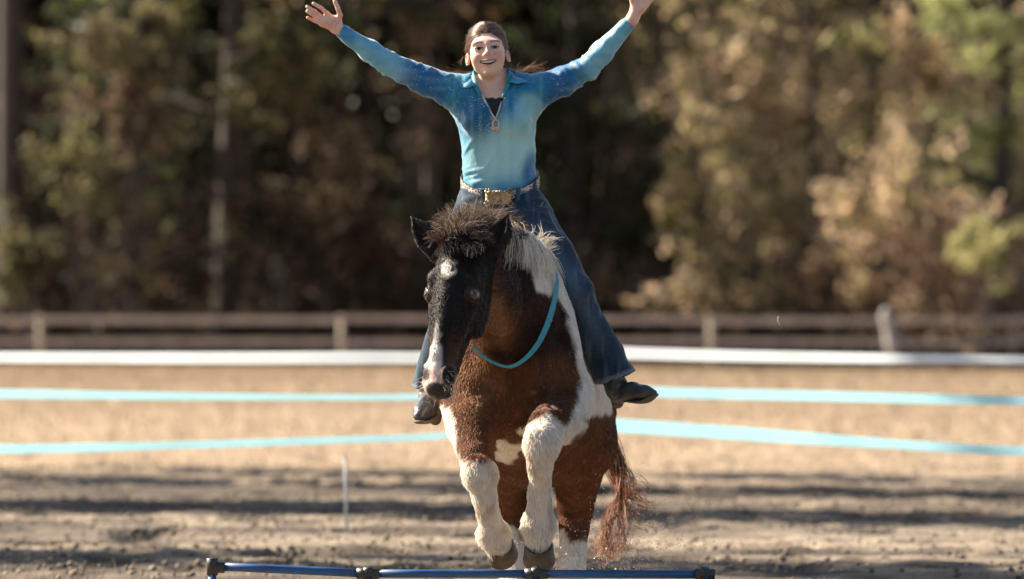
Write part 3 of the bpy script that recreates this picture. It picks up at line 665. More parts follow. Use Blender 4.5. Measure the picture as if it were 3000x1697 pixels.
# coat hair over the body
def coat_hair(n=210000):
    wt = np.where((HVv[:, 1] < -.36) & (HVv[:, 2] > .86) & (HVv[:, 2] < 1.46), .6, 1.0)*(HN[:, 1] < .55)*(HVv[:, 1] < 1.45)*np.where(HVv[:, 1] < 0, 1.4, .8)*(HVv[:, 2] > .1)
    for s_ in (-1, 1): wt[np.linalg.norm(HVv-HL(s_*.064, .044, .552), axis=1) < .031] = 0
    wt[np.linalg.norm(HVv-EYES[1], axis=1) < .030] = 0; wt[np.linalg.norm(HVv-EYES[-1], axis=1) < .030] = 0
    t, b = sample_surface(HVv, HF, n, wt); p = (HVv[t]*b[..., None]).sum(1); nn = (HN[t]*b[..., None]).sum(1)
    L = (p-H0) @ HM; head = ((p[:, 1] < -.36) & (p[:, 2] > .86))
    comb = np.broadcast_to(A(.05, .25, -1), p.shape).copy(); comb[head] = HW*.8+A(0, .3, 0)
    ears = head & (p[:, 2] > 1.47); comb[ears] = A(0, -.1, 1)
    sw = np.stack([noise(p, 9, 3), noise(p, 9, 4), noise(p, 9, 5)], -1); comb = comb+.42*sw+R.normal(0, .12, p.shape)
    comb -= nn*(comb*nn).sum(1, keepdims=True); comb /= np.linalg.norm(comb, axis=1, keepdims=True)+1e-9
    leg = (p[:, 1] < -.12) & (p[:, 2] < np.where(p[:, 0] > .03, .86, .70))
    ln = np.where(head, .0075, np.where(leg, .0180, .0135)); ln = np.where(head & (L[:, 2] > .5), .0028, ln)
    ln = np.where(leg & (p[:, 2] < .44), .025, ln)
    ln = ln*(.55+.7*R.random(n))*(1+.35*noise(p, 30, 6)); lift = np.where(leg, .43, .30)*(.6+.8*R.random(n))
    q = np.stack([p-nn*.001, p+(comb*.5+nn*(lift*.62)[:, None])*ln[:, None], p+(comb*1.0+nn*(lift*.75)[:, None]+A(0, 0, -.12))*ln[:, None]], 1)
    c = coat(p); wv = np.where(c[:, 1:2] > .3, .45, 1.0); c = c*(1+wv*(-.16+.34*R.random((n, 1))))*(1+wv*.26*noise(p, 38, 9)[:, None])
    hairs('coat_hair', q, np.array([.0011, .0009, .0002])[None, :]*np.where(head, .6, 1.0)[:, None], HAIR, hb, np.clip(c, 0, .8))
coat_hair()
# eyes
for s in (1, -1):
    mb = MB(); mb.ball(EYES[s], .0285, 20, 14); V = np.concatenate(mb.v); look = nz(HM @ A(s*.86, .50, .03)); d = (V-EYES[s]) @ nz(look+A(-.05, -.45, 0))/.0285
    c = np.where((d > .93)[:, None], A(.006, .005, .006), np.where((d > .80)[:, None], A(.24, .15, .085), np.where((d > .70)[:, None], A(.03, .02, .014), A(.22, .165, .13))))
    mb.obj('eye', mat('horse_eye', rough=.22, attr=True, spec=.35), horse, True, c)
    # lids
    r = HM @ A(0, 0, 1); t = nz(np.cross(look, r)); up = nz(np.cross(t, look))
    for sg, op in ((-1, .021), (1, .019)):
        mb = MB(); a = np.linspace(-1.25, 1.25, 9)
        pts = [EYES[s]+look*.0255*math.cos(k*.6)+t*math.sin(k)*.021+(-up if up[2] > 0 else up)*sg*op*.70*math.cos(k)**.8 for k in a]
        mb.tube(pts, .0028, 7); mb.obj('eyelid', mat('dark_lid', (.05, .032, .025), .5), horse)
# hooves
def hoof(top, dr, r0, r1, h, fwd):
    dr, fwd = nz(dr), nz(fwd); fwd = nz(fwd-dr*(fwd @ dr)); sd = np.cross(dr, fwd); V = []; n = 20
    prof = [(0, r0*.94, 0), (.10, r0*1.04, 0), (.55, (r0+r1)/2, .10), (.93, r1, .20), (1.0, r1*.97, .21), (1.0, r1*.8, .21), (.9, r1*.45, .2)]
    for t, r, sh in prof:
        for a in range(n):
            k = 2*math.pi*a/n; rr = r*(1+.10*math.cos(k)); V.append(top+dr*h*t+fwd*(rr*math.cos(k)+sh*h*.6)+sd*rr*.95*math.sin(k))
    F = [(i*n+a, i*n+(a+1) % n, (i+1)*n+(a+1) % n, (i+1)*n+a) for i in range(len(prof)-1) for a in range(n)]+[tuple((len(prof)-1)*n+a for a in range(n))]
    o = obj('hoof', V, F, mat('hoof_horn', (.060, .040, .022), .5, var=.7, vscale=26, bump=.4, bscale=60, aniso=(1, 1, 6), spec=.5), horse); return o
hoof(PX(1256, 1366, -.25), A(.14, .62, -.42), .054, .062, .070, A(-.1, -1, -1.3))
hoof(PX(1354, 1366, -.34), A(.02, .50, -.52), .055, .064, .080, A(0, -1, -.9))
hoof(A(.235, 1.22, .085), A(0, -.35, -1), .058, .070, .085, A(0, -1, 0)); hoof(A(.012, 1.22, .085), A(0, -.35, -1), .058, .070, .085, A(0, -1, 0))
# mane, forelock, tail, whiskers
def strands(name, roots, dirs, ln, cols, rad, grav=.5, curl=.15, k=7, clump=0, clumpn=8, parent=None, wind=(0, 0, 0)):
    n = len(roots); P = np.zeros((n, k, 3)); P[:, 0] = roots; d = np.array(dirs, float); ln = np.broadcast_to(ln, n)
    fr = R.normal(size=(n, 3))
    for i in range(1, k):
        d = d+A(0, 0, -grav/k)+A(*wind)/k+curl*np.stack([noise(P[:, i-1]+fr*.02, 18, a) for a in (1, 2, 3)], -1)
        d /= np.linalg.norm(d, axis=1, keepdims=True); P[:, i] = P[:, i-1]+d*(ln/(k-1))[:, None]
    if clump:
        c = R.integers(0, n, max(1, n//clumpn)); near = ((roots[:, None, :2]*1.0-roots[c][None, :, :2])**2).sum(-1)+((roots[:, None, 2]-roots[c][None, :, 2])**2)
        j = c[near.argmin(1)]; t = np.linspace(0, 1, k)[None, :, None]**.7*clump; off = (P[j]-P[j][:, :1])+roots[:, None, :]*(1-t)+roots[j][:, None, :]*t
        P = P*(1-t)+off*t
    return hairs(name, P, rad*np.linspace(1, .35, k)[None, :], HAIR, parent or horse, cols)
def jit(base, n, v=.3): return np.clip(np.asarray(base)*(1-v+2*v*R.random((n, 1))), 0, .85)
# dark bushy mane standing up behind the ears
n = 8000; t = R.random(n); Yr = -.49+.45*R.random(n); xr = 1104+np.where(Yr < -.36, 112, 200)*t+R.normal(0, 7, n); yr = 606+12*R.random(n)-26*np.sin(t*3.1)-70*(Yr+.49)
roots = np.array([PX(a, b, c) for a, b, c in zip(xr, yr, Yr)])
dr = np.stack([(t-.30)*1.2+R.normal(0, .30, n), R.normal(-.10, .35, n), .8+R.normal(0, .25, n)], 1)
hgt = (.055+.075*np.sin(np.clip(t*1.05, 0, 1)*math.pi)**.8)*(.35+.75*R.random(n))
strands('mane', roots, dr, hgt, np.where((R.random(n) < .85)[:, None], jit(A(.075, .043, .030), n, .7), jit(A(.40, .32, .25), n)), .00065, 1.2, .17, 9, .65, 12)
# forelock lying on the brow
n = 1600; roots = np.array([PX(1120+100*a, 606+10*b, -.47-.03*b) for a, b in zip(R.random(n), R.random(n))])
strands('forelock', roots, np.stack([R.normal(-.1, .35, n), np.full(n, -.75), R.normal(.1, .2, n)], 1), .05+.07*R.random(n), jit(A(.022, .015, .012), n, .6), .0009, 1.5, .15, 7, .6, 12)
# white mane falling on the shoulder side
n = 5200; t = R.random(n)**.9
cx = np.interp(t, [0, .35, .7, 1], [1262, 1296, 1332, 1364]); cy = np.interp(t, [0, .35, .7, 1], [566, 578, 604, 640]); cY = np.interp(t, [0, .35, .7, 1], [-.36, -.22, -.05, .14])
roots = np.array([PX(a+R.normal(0, 7), b+R.normal(0, 6), c+R.normal(0, .02)) for a, b, c in zip(cx, cy, cY)])
dr = np.stack([.50+.15*t+R.normal(0, .18, n), -.60+R.normal(0, .12, n), -.25+R.normal(0, .2, n)], 1)
dk = R.random(n) < (.42*np.exp(-((t-.10)/.10)**2)+.10)
strands('mane', roots, dr, (.05+.17*R.random(n)**1.6)*np.interp(t, [0, .5, 1], [.9, 1.1, .8]), np.where(dk[:, None], jit(A(.03, .02, .016), n, .5), jit(A(.78, .70, .60), n, .22)), .0007, 2.2, .20, 9, .45, 20)
n = 130; roots = np.array([PX(1352+R.normal(0, 12), 622+R.normal(0, 14), .05) for _ in range(n)])
strands('mane', roots, np.stack([.8+R.normal(0, .3, n), R.normal(-.2, .3, n), .45+R.normal(0, .35, n)], 1), .05+.05*R.random(n), jit(A(.62, .55, .46), n, .2), .0008, .4, .5, 7, .5, 10)
# tail streaming out behind the haunch
P = []; n = 0
for lock in range(40):
    b = R.random(); far = lock < 16
    a = A(.30+R.normal(0, .02), 1.60, 1.0-.2*R.random())
    m1 = PX(1532+6*R.normal(), 1085+90*b, 1.62); m2 = PX(1548+24*R.random()+(25 if far else 0), 1190+70*b, 1.58)
    e1 = PX((1570+30*R.random()) if far else (1512+65*R.random()), (1200+130*R.random()) if far else (1300+45*R.random()), 1.52+R.normal(0, .05)); e2 = e1+(A(.045, 0, -.03) if far else A(R.normal(-.01, .03), 0, -.07-.05*R.random()))
    e3 = e2+A(R.normal(-.02, .02), 0, .01+R.normal(0, .015))
    for _ in range(5 if far else 8):
        w = R.normal(0, .008, (6, 3))*np.array([.6, .8, 1, 1.2, 1.7, 2.2])[:, None]; P.append(spline(np.array([a, m1, m2, e1, e2, e3])+w, 14)); n += 1
hairs('tail', np.array(P), .0009*np.linspace(1, .5, 14)[None, :], HAIR, horse, np.where((R.random(n) < .75)[:, None], jit(A(.20, .07, .035), n, .5), jit(A(.55, .38, .28), n, .3)))
# whiskers on muzzle and brow
n = 150; a = R.random(n)*2*math.pi; q = .52+.085*R.random(n); uu = np.cos(a)*.050; vv = np.sin(a)*.050
roots = np.array([HL(x, y, z) for x, y, z in zip(uu, vv, q)]); dr = np.array([HM @ A(x*14, y*10, .5) for x, y in zip(uu, vv)])+R.normal(0, .2, (n, 3))
strands('whiskers', roots, dr/np.linalg.norm(dr, axis=1, keepdims=True), .022+.028*R.random(n), jit(A(.6, .52, .45), n, .2), .0006, .5, .1, 6)
# ------------------------------------------------------------------ teal strap round the neck
def strap():
    px = [(1188, 868, -.30), (1215, 896), (1245, 914), (1280, 922), (1315, 906), (1350, 868), (1374, 820), (1390, 770), (1399, 720), (1398, 680), (1388, 650), (1366, 628, .10)]
    pts = []
    for p in px:
        w = PX(p[0], p[1], p[2] if len(p) > 2 else 0)
        if len(p) < 3:
            y = min(first_y(w[0]+dx, w[2]+dz, .3) for dx in (-.01, 0, .01) for dz in (-.012, 0, .012)); w = PX(p[0], p[1], y-.018)
        pts.append(w)
    pts = np.array(pts); 
    for _ in range(2): pts[1:-1, 1] = np.minimum(pts[1:-1, 1], (pts[:-2, 1]+2*pts[1:-1, 1]+pts[2:, 1])/4)
    C = spline(pts, 70); T = np.gradient(C, axis=0); T /= np.linalg.norm(T, axis=1, keepdims=True)
    wd = np.interp(np.linspace(0, 1, 70), [0, .25, .45, .6, .75, 1], [.0045, .005, .010, .0115, .008, .005]); V = []; F = []
    ou = A(.25, -1, -.05)
    for i in range(70):
        s = np.cross(T[i], ou); s /= np.linalg.norm(s); o = np.cross(s, T[i]); o /= np.linalg.norm(o); o *= .0016; o = o if o[1] < 0 else -o
        V += [C[i]+s*wd[i]+o, C[i]-s*wd[i]+o, C[i]-s*wd[i]-o, C[i]+s*wd[i]-o]
    for i in range(69): F += [(4*i+k, 4*i+(k+1) % 4, 4*i+4+(k+1) % 4, 4*i+4+k) for k in range(4)]
    e = empty('neck_strap', C[20], 'teal braided strap looped low around the horse\'s neck', 'strap')
    obj('webbing', V, F, mat('teal_webbing', (.075, .36, .42), .7, var=.22, vscale=90, bump=.8, bscale=350), e, None, False)
    for i in (46, 40):
        mb = MB(); s = np.cross(T[i], ou); s /= np.linalg.norm(s)
        mb.tube([C[i]+s*(wd[i]+.003)+A(0, -.004, 0), C[i]+A(.0, -.006, 0), C[i]-s*(wd[i]+.003)+A(0, -.004, 0)], .0013, 6); mb.obj('stitching_knot', mat('tan_thread', (.4, .33, .24), .8), e)
strap()
# ------------------------------------------------------------------ the rider
RY = .47
person = empty('person', PX(1262, 600, .5), 'smiling rider in teal shirt and flared jeans, both arms flung up', 'person')
rr_, pp_ = math.radians(5), math.radians(10)
FX = A(math.cos(rr_), 0, math.sin(rr_)); FF = A(.02, -math.cos(pp_), math.sin(pp_)); FF = nz(FF-FX*(FF @ FX)); FU = np.cross(FF, FX); FU = FU if FU[2] > 0 else -FU
FM = np.stack([FX, FF, FU], 1); FO = PX(1224, 121, .37)-FF*.08
def FL(x, y, z): return FO+FM @ A(x, y, z)
# arm joints
SHL, ELL, WRL = PX(1152, 232, .50), PX(978, 162, .47), PX(846, 70, .42)
SHR, ELR, WRR = PX(1345, 230, .50), PX(1478, 172, .47), PX(1590, 48, .42)
SPINE = [PX(1262, 560, .52), PX(1258, 500, .53), PX(1255, 440, .52), PX(1252, 350, .51), PX(1246, 280, .51), PX(1243, 222, .52), PX(1238, 196, .52)]
def torso(sd, off, k=.03):
    sd.tube(SPINE, np.array([.160, .150, .138, .142, .148, .125, .06])+off, np.array([.12, .115, .098, .105, .112, .075, .055])+off, X1, k=k)
    for s, e, w in ((SHL, ELL, WRL), (SHR, ELR, WRR)):
        sd.chain([s+A(0, 0, -.004), (s+e)/2+A(0, 0, -.006), e, e+(w-e)*.35, w], np.array([.062, .053, .041, .039, .024])+off, k=.07)
    for s in (-1, 1): sd.ell(PX(1250+s*48, 305, .418), (.050+off, .040+off, .050+off), k=.045)
sk = SDF(axis(-.83, .62, .010, (-.81, -.64, .0027), (-.215, .035, .0023), (.42, .56, .0029)), axis(.28, .68, .009, (.33, .52, .0027)), axis(1.30, 2.60, .010, (2.08, 2.345, .0023), (2.28, 2.56, .0028)))
torso(sk, -.008)
sk.cone(PX(1240, 222, .52), FL(0, -.028, -.075), .047, .038, k=.03)
# skull and face
sk.ell(FL(0, -.022, .030), (.074, .092, .088), FM, k=.02); sk.ell(FL(0, .032, -.024), (.060, .058, .078), FM, k=.03)
sk.ell(FL(0, .036, -.064), (.037, .044, .034), FM, k=.025); sk.ell(FL(0, .073, -.091), (.015, .015, .013), FM, k=.025)
for s in (-1, 1):
    sk.ell(FL(s*.031, .0715, .0215), (.025, .014, .009), FM, k=.026)
    sk.ell(FL(s*.040, .060, -.034), (.022, .022, .022), FM, k=.025); sk.ell(FL(s*.038, .030, -.050), (.016, .03, .026), FM, k=.02)
sk.cone(FL(0, .084, .010), FL(0, .101, -.023), .0058, .0072, k=.018); sk.ell(FL(0, .1015, -.0250), (.0086, .0086, .0078), FM, k=.008)
for s in (-1, 1):
    sk.ell(FL(s*.0110, .0940, -.0290), (.0066, .010, .0062), FM, k=.006)
    sk.ell(FL(s*.031, .0970, .000), (.017, .011, .008), FM, k=.020, op='sub')
    sk.ell(FL(s*.031, .071, .000), (.0180, .0165, .0150), FM, k=.008)
    sk.ell(FL(s*.031, .092, -.0002), (.0168, .016, .0045), FM, k=.002, op='sub')
    sk.ell(FL(s*.0062, .100, -.0342), (.0034, .005, .0028), FM, k=.002, op='sub')
# smile: lips and open mouth
def smile(x, up, y): return FL(x, y-13*x*x, -.0590+up+7.0*x*x)
xs_ = np.linspace(-.0325, .0325, 13)
def lipz(x): return max(0., 1-(x/.033)**2)
for a, b in zip(xs_[:-1], xs_[1:]):
    sk.cone(smile(a, .0078*lipz(a), .0945), smile(b, .0078*lipz(b), .0945), .0034, .0034, k=.005)
    sk.cone(smile(a, -.0095*lipz(a), .0925), smile(b, -.0095*lipz(b), .0925), .0040, .0040, k=.005)
for a, b in zip(xs_[:-1], xs_[1:]):
    for y_ in (.099, .092, .085):
        for f in (.42, -.5):
            r = .0044*math.sqrt(lipz((a+b)/2))+.0006; sk.cone(smile(a*.95, .0078*f*lipz(a), y_), smile(b*.95, .0078*f*lipz(b), y_), r, r, k=.0015, op='sub')
for s in (-1, 1):   # ears
    c = FL(s*.0785, -.012, -.017); a = nz(FM @ A(s*.62, .35, 0)); M = np.stack([a, nz(np.cross(FU, a)), FU], 1)
    sk.ell(c, (.007, .0140, .0225), M, k=.010); sk.ell(c-FU*.015, (.006, .008, .009), M, k=.006); sk.ell(c+a*.0065+FU*.004, (.0055, .0095, .016), M, k=.003, op='sub')
# hands
def S2(x, y, Y): return PX((860+x/4.28)*.858, y/4.28*.858, Y)
def hand(sd, w, palm, fingers, k=.012):
    sd.cone(w, palm[0], .024, .026, k=.02)
    for a, b in palm[1:]: sd.cone(a, b, .0145, .0100, k=.012)
    for pts, r in fingers: sd.chain(pts, np.linspace(r*.90, r*.78, len(pts)), k=.004)
W1 = S2(545, 320, .42); q = S2
hand(sk, WRL, [q(520, 280, .418), (q(520, 290, .418), q(415, 165, .408)), (q(520, 300, .418), q(360, 225, .405)), (q(510, 310, .418), q(345, 265, .405)), (q(490, 340, .418), q(350, 305, .408)), (q(545, 270, .415), q(585, 190, .40))],
     [([q(415, 165, .408), q(340, 95, .395), q(250, 45, .385)], .0088), ([q(362, 222, .405), q(270, 145, .39), q(172, 86, .378)], .0092), ([q(345, 265, .405), q(255, 195, .39), q(172, 143, .38)], .0088), ([q(352, 305, .408), q(260, 262, .395), q(176, 222, .388)], .0078), ([q(585, 195, .40), q(555, 100, .388), q(517, 15, .382)], .0105)])
def S3(x, y, Y): return PX((1540+x/4.283)*.858, y/4.283*.858, Y)
q = S3
hand(sk, WRR, [q(1410, 80, .418), (q(1400, 90, .418), q(1420, -110, .405)), (q(1420, 90, .418), q(1500, -105, .405)), (q(1440, 100, .418), q(1560, -75, .405)), (q(1460, 110, .418), q(1585, -20, .408)), (q(1370, 80, .415), q(1320, -40, .40))],
     [([q(1420, -110, .405), q(1420, -230, .395), q(1410, -330, .39)], .0088), ([q(1500, -105, .405), q(1540, -240, .393), q(1560, -350, .385)], .0092), ([q(1560, -75, .405), q(1630, -200, .393), q(1670, -300, .385)], .0088), ([q(1585, -20, .408), q(1670, -110, .395), q(1720, -190, .39)], .0078), ([q(1320, -40, .40), q(1275, -140, .388), q(1245, -215, .382)], .0105)])
SV, SF = sk.mesh(1)
def skin(P):
    L = (P-FO) @ FM; x, y, z = L[:, 0], L[:, 1], L[:, 2]; n = len(P)
    c = np.broadcast_to(A(.70, .46, .36), (n, 3)).copy()
    def mx(t, col): nonlocal c; c = mixc(c, np.broadcast_to(A(*col), (n, 3)), np.clip(t, 0, 1))
    mx(.25*fbm(P, 30, 3, 3)+.1, (.56, .28, .20))
    face = (np.abs(x) < .10)*(y > 0)*(z > -.12)*(z < .09)
    for s in (-1, 1):
        mx(face*.5*sstep(.034, .008, np.hypot(x-s*.042, z+.034)), (.58, .20, .15))
        mx(face*.85*sstep(.0046, .0014, np.abs(z-.0205-.004*np.cos((x-s*.034)*70)+(.0035 if 1 else 0)*(np.abs(x)-.034)*(np.abs(x) > .034)*20))*sstep(.021, .015, np.abs(x-s*.033))*(y > .05), (.13, .07, .045))   # brow
        d = np.hypot((x-s*.031)/.0185, (z+.0005)/.0075); mx(face*.42*sstep(1.25, .8, d)*(y > .06), (.20, .09, .065))  # eye-socket shading painted in brown
        mx(face*.8*sstep(.0030, .0012, np.abs(np.hypot((x-s*.031)/.0165, (z+.0002)/.0042)-1)*.0042)*(z > 0)*(np.abs(x-s*.031) < .0165)*(y > .06), (.04, .022, .016))
        e = np.linalg.norm((P-FL(s*.0785, -.012, -.017)), axis=1); mx(.5*sstep(.04, .02, e), (.60, .28, .20)); ea = (P-FL(s*.0785, -.012, -.017)); mx(.75*(np.linalg.norm(ea, axis=1) < .03)*sstep(1.1, .7, np.hypot(((ea @ FF)+.004)/.011, ((ea @ FU)-.004)/.017))*(s*(ea @ FX) < .0065), (.36, .13, .09))  # redder ear skin; shade inside the ear painted darker
    mx(face*.45*sstep(.022, .008, np.linalg.norm(P-FL(0, .105, -.028), axis=1)), (.60, .24, .18))
    fr = noise(P, 260, 7); mx(face*.30*(fr > .55)*sstep(.06, .03, np.hypot(x, z+.02)), (.42, .18, .10))    # freckles
    lz = z+.0590-7.0*x*x; up = .0078*(1-(x/.033)**2); lo = -.0095*(1-(x/.033)**2)
    lips = (np.abs(x) < .0335)*(y > .07)*((np.abs(lz-up) < .0038)+(np.abs(lz-lo) < .0046) > 0); mx(lips*.75, (.42, .13, .11))
    cav = (np.abs(x) < .0315)*(lz < up-.001)*(lz > lo+.002)*(y-(.0945-13*x*x) < -.0035)*(y > .05); mx(cav*.95, (.06, .015, .012))
    mx(sstep(.072, .09, z-.35*(y-.06))*(np.abs(x) < .13)*(np.abs(y) < .2)*.8, (.20, .11, .075))      # scalp under the hair
    hand_ = (np.abs(P[:, 0]+.09) > .45); mx(hand_*.45*sstep(-.2, .5, fbm(P, 60, 2, 8)), (.60, .24, .19))
    und = (P[:, 2] < PX(0, 248, .5)[2])*(np.abs(P[:, 0]+.06) < .3); mx(und*1.0, (.010, .010, .011))   # black undershirt
    return c
body = obj('body', SV, SF, mat('skin', rough=.5, attr=True, sss=.35, sssr=(1, .28, .14), spec=.35), person, skin(SV))
for s in (-1, 1):
    mb = MB(); ec = FL(s*.031, .0725, 0); mb.ball(ec, .0142, 18, 12); V = np.concatenate(mb.v); d = (V-ec) @ FF/.0136
    c = np.where((d > .955)[:, None], A(.006, .005, .005), np.where((d > .74)[:, None], A(.05, .03, .02), A(.55, .49, .46)))
    mb.obj('eye', mat('eye', rough=.25, attr=True, spec=.3), person, True, c)
mb = MB()
for i in range(-5, 6):
    x = i*.0050; w = .0029 if abs(i) < 3 else .0026
    mb.ball(smile(x, .0022*lipz(x)+.0004, .0905), (w, .0028, .0012+.0042*lipz(x)), 8, 6, FM)
mb.obj('teeth', mat('teeth', (.74, .68, .58), .25), person)
# hair: cap, combed strands, loose ends in the wind
hd = SDF(axis(-.235, .06, .004), axis(.36, .66, .004), axis(2.05, 2.37, .004))
hd.ell(FL(0, -.025, .031), (.0785, .0955, .0915), FM, k=.02); hd.ell(FL(0, -.080, -.03), (.050, .040, .05), FM, k=.03)
def hairline(P):
    L = (P-FO) @ FM; return (L[..., 2]-1.15*L[..., 1]-.004+.004*np.cos(L[..., 0]*260)*np.exp(-(L[..., 0]/.03)**2))/1.52
hd._put(hairline, FO-.3, FO+.3, .005, 'sub')
hd._put(lambda P: (lambda L: np.maximum(L[..., 2]-.008, -.035-L[..., 1]))((P-FO) @ FM), FO-.3, FO+.3, .006, 'sub')
hv, hf = hd.mesh(1); hn = vnormals(hv, hf)
BR = A(.085, .046, .028)
L = (hv-FO) @ FM; hair = obj('hair', hv, hf, mat('hair_base', tuple(BR*.5), .6), person)
t, b = sample_surface(hv, hf, 15000, ((((hv-FO) @ FM)[:, 2] > .014) | (((hv-FO) @ FM)[:, 1] < -.05))*1.0); p = (hv[t]*b[..., None]).sum(1)
HC0, HR0 = A(0, -.025, .031), A(.0775, .0945, .0905); sc_ = 1.022+.03*R.random(len(p))**2+.022*noise(p*A(1, .4, 1), 75, 3)
ln = .05+.05*R.random(len(p)); P = []; q = (p-FO) @ FM; sx_ = np.sign(q[:, 0]); ok = np.ones(len(p))
for i in range(9):
    e = q-HC0; rr = np.linalg.norm(e/HR0, axis=1); low = q[:, 2] < -.01; e = np.where(low[:, None], e, e/rr[:, None]*sc_[:, None]); q = e+HC0; P.append(FO+q @ FM.T)
    d = np.stack([sx_*np.where(q[:, 1] > .0, .50, -.15), np.full(len(p), -.8), np.where(q[:, 2] > .06, .02, np.where(q[:, 2] > .02, -.5, .0))], 1)+.10*np.stack([noise(p, 55, k) for k in (1, 2, 3)], 1)
    d /= np.linalg.norm(d, axis=1, keepdims=True); q = q+d*(ln/8)[:, None]
RH = mat('rider_hair', rough=.34, attr=True, spec=.6, trans=.12); cl_ = noise(p*A(1, .3, 1), 90, 4)[:, None]
hairs('hair_strands', np.stack(P, 1), .00055, RH, hair, np.clip(jit(BR*1.6, len(p), .55)*(1+.8*cl_), .01, 1))
fi = R.integers(0, len(p), 420); fp = np.stack(P, 1)[fi]; fo = ((fp[:, 4]-FO) @ FM-HC0)/HR0; fo = fo @ FM.T; ft = np.linspace(0, 1, 9)[None, :, None]**1.6*(.004+.009*R.random((420, 1, 1)))
hairs('loose_hair', fp+fo[:, None, :]*ft, .0003, RH, hair, jit(BR*2.2, 420, .4))
def wisps(n, a, b, e, sp, rad=.0004, col=BR*2.0):
    P = []
    for i in range(n):
        s0 = a+R.normal(0, .006, 3); m = b+R.normal(0, sp*.5, 3); t = e+R.normal(0, sp, 3)*A(1.5, 1, 1); P.append(spline([s0, m, t, t+(t-m)*.4+R.normal(0, .004, 3)], 10))
    hairs('loose_hair', np.array(P), rad, HAIR, hair, jit(col, n, .4))
wisps(150, PX(1205, 185, .56), PX(1180, 186, .56), PX(1150, 190, .56), .010); wisps(14, PX(1190, 185, .56), PX(1150, 186, .55), PX(1125, 185, .54), .012)
wisps(190, PX(1262, 186, .57), PX(1300, 183, .57), PX(1332, 178, .57), .009); wisps(22, PX(1275, 165, .52), PX(1300, 178, .53), PX(1320, 170, .54), .02)
wisps(7, PX(1276, 138, .47), PX(1287, 130, .46), PX(1294, 119, .46), .002); wisps(5, PX(1167, 142, .47), PX(1160, 150, .46), PX(1157, 156, .46), .002)
n = 26; wr = np.array([FL(a_, b_, .031+.0895*math.sqrt(max(.2, 1-(a_/.08)**2-((b_+.025)/.1)**2))) for a_, b_ in R.normal(0, 1, (n, 2))*A(.028, .02)-A(0, .02)])
wd_ = np.array([FM @ A(R.normal(0, .6), R.normal(-.3, .4), 1) for _ in range(n)]); wd_ /= np.linalg.norm(wd_, axis=1, keepdims=True)
hairs('loose_hair', np.stack([wr, wr+wd_*.004, wr+wd_*.009+A(.004, 0, 0)], 1), .0005, HAIR, hair, jit(BR*1.6, n, .3))
# ---- shirt
BC = PX(1257, 461, .535)
def bring(a, off=0):
    o = A(math.cos(a), -math.sin(a), 0); p = BC+A(.147*math.cos(a), -.122*math.sin(a), 0)+o*(.004+off); p[2] += -.055*math.sin(a)+.006*math.cos(a)+.010*abs(math.cos(a))**3
    return p, o*.002
def abovebelt(P):
    q = P-BC; a = np.arctan2(-q[..., 1]/.122, q[..., 0]/.158); z = -.055*np.sin(a)+.006*np.cos(a)+.010*np.abs(np.cos(a))**3+.012
    return z-q[..., 2]
ss = SDF(axis(-.72, .52, .0062, (-.25, .10, .0045)), axis(.30, .70, .0058), axis(1.58, 2.43, .0058, (2.02, 2.16, .0045)))
torso(ss, .004, .03)
for w, e in ((WRL, ELL), (WRR, ELR)):
    d = nz(w-e); ss.ell(w+d*.062-d*.012, .068, k=.004, op='sub')
VP = [(1192, 205), (1284, 197), (1290, 150), (1190, 150)]; VN = [(1192, 190), (1284, 184), (1276, 214), (1245, 296), (1204, 220)]
def vneck(P):
    x, y = topx(P); d = np.maximum(inpoly(x, y, VN), inpoly(x, y, [(1186, 208), (1290, 198), (1300, 120), (1180, 120)])*.9)*.00154
    return np.maximum(-d, P[..., 1]-.50)
ss._put(vneck, A(-.2, .3, 1.9), A(.1, .7, 2.4), .003, 'sub')
ss.ell(PX(1236, 172, .53), (.062, .068, .052), k=.006, op='sub')
ss._put(lambda P: -(abovebelt(P)-.020), A(-.4, .1, 1.55), A(.4, .76, 1.72), .003, 'sub')
V, F = ss.mesh(1); N = vnormals(V, F)
x, y = topx(V)
# folds: gathers at the arm pits, pulls along the sleeves, creases over the belt
al = np.where(V[:, 0] < -.06, (V-SHL) @ nz(ELL-SHL), (V-SHR) @ nz(ELR-SHR)); arm = sstep(.0, .10, al)
el = np.minimum(np.linalg.norm(V-ELL, axis=1), np.linalg.norm(V-ELR, axis=1))
D = .0022*noise(np.stack([al*34+6*V[:, 2], V[:, 1]*9, V[:, 2]*14], 1), 1, 5)*arm
D += .0035*np.exp(-(el/.08)**2)*noise(np.stack([al*70+30*V[:, 2], V[:, 1]*12, V[:, 2]*9], 1), 1, 8)
ap = np.minimum(np.hypot(x-1128, y-265), np.hypot(x-1360, y-258)); D += .0045*np.exp(-(ap/70)**2)*noise(np.stack([x/11+y/16, y/40, V[:, 1]*10], 1), 1, 3)
D += .0035*sstep(395, 470, y)*noise(np.stack([x/20, y/22, V[:, 1]*12], 1), 1, 11)+.0022*sstep(330, 240, y)*noise(np.stack([x/9, y/50, V[:, 1]*8], 1), 1, 14)*(1-arm)+.0016*fbm(V, 22, 2, 2)
def rid(*a, s=1): return (1-np.abs(noise(np.stack(a, 1), 1, s)))**3
body_ = 1-arm
D2 = .0045*rid(x/34+y/60, y/75-x/200, V[:, 1]*4, s=21)*body_*sstep(300, 360, y)
D2 += .0050*rid((x-1243)/16, (y-200)/130, V[:, 1]*3, s=22)*body_*sstep(350, 270, y)*sstep(205, 235, y)
D2 += .0055*rid(x/60, y/13+x/45, V[:, 1]*4, s=23)*sstep(400, 455, y)
D2 += .0050*rid(al*26+V[:, 1]*10, V[:, 1]*16, V[:, 2]*7, s=24)*arm+.0045*rid(al*44+V[:, 2]*25, V[:, 1]*8, al*3, s=25)*np.exp(-(el/.09)**2)*arm
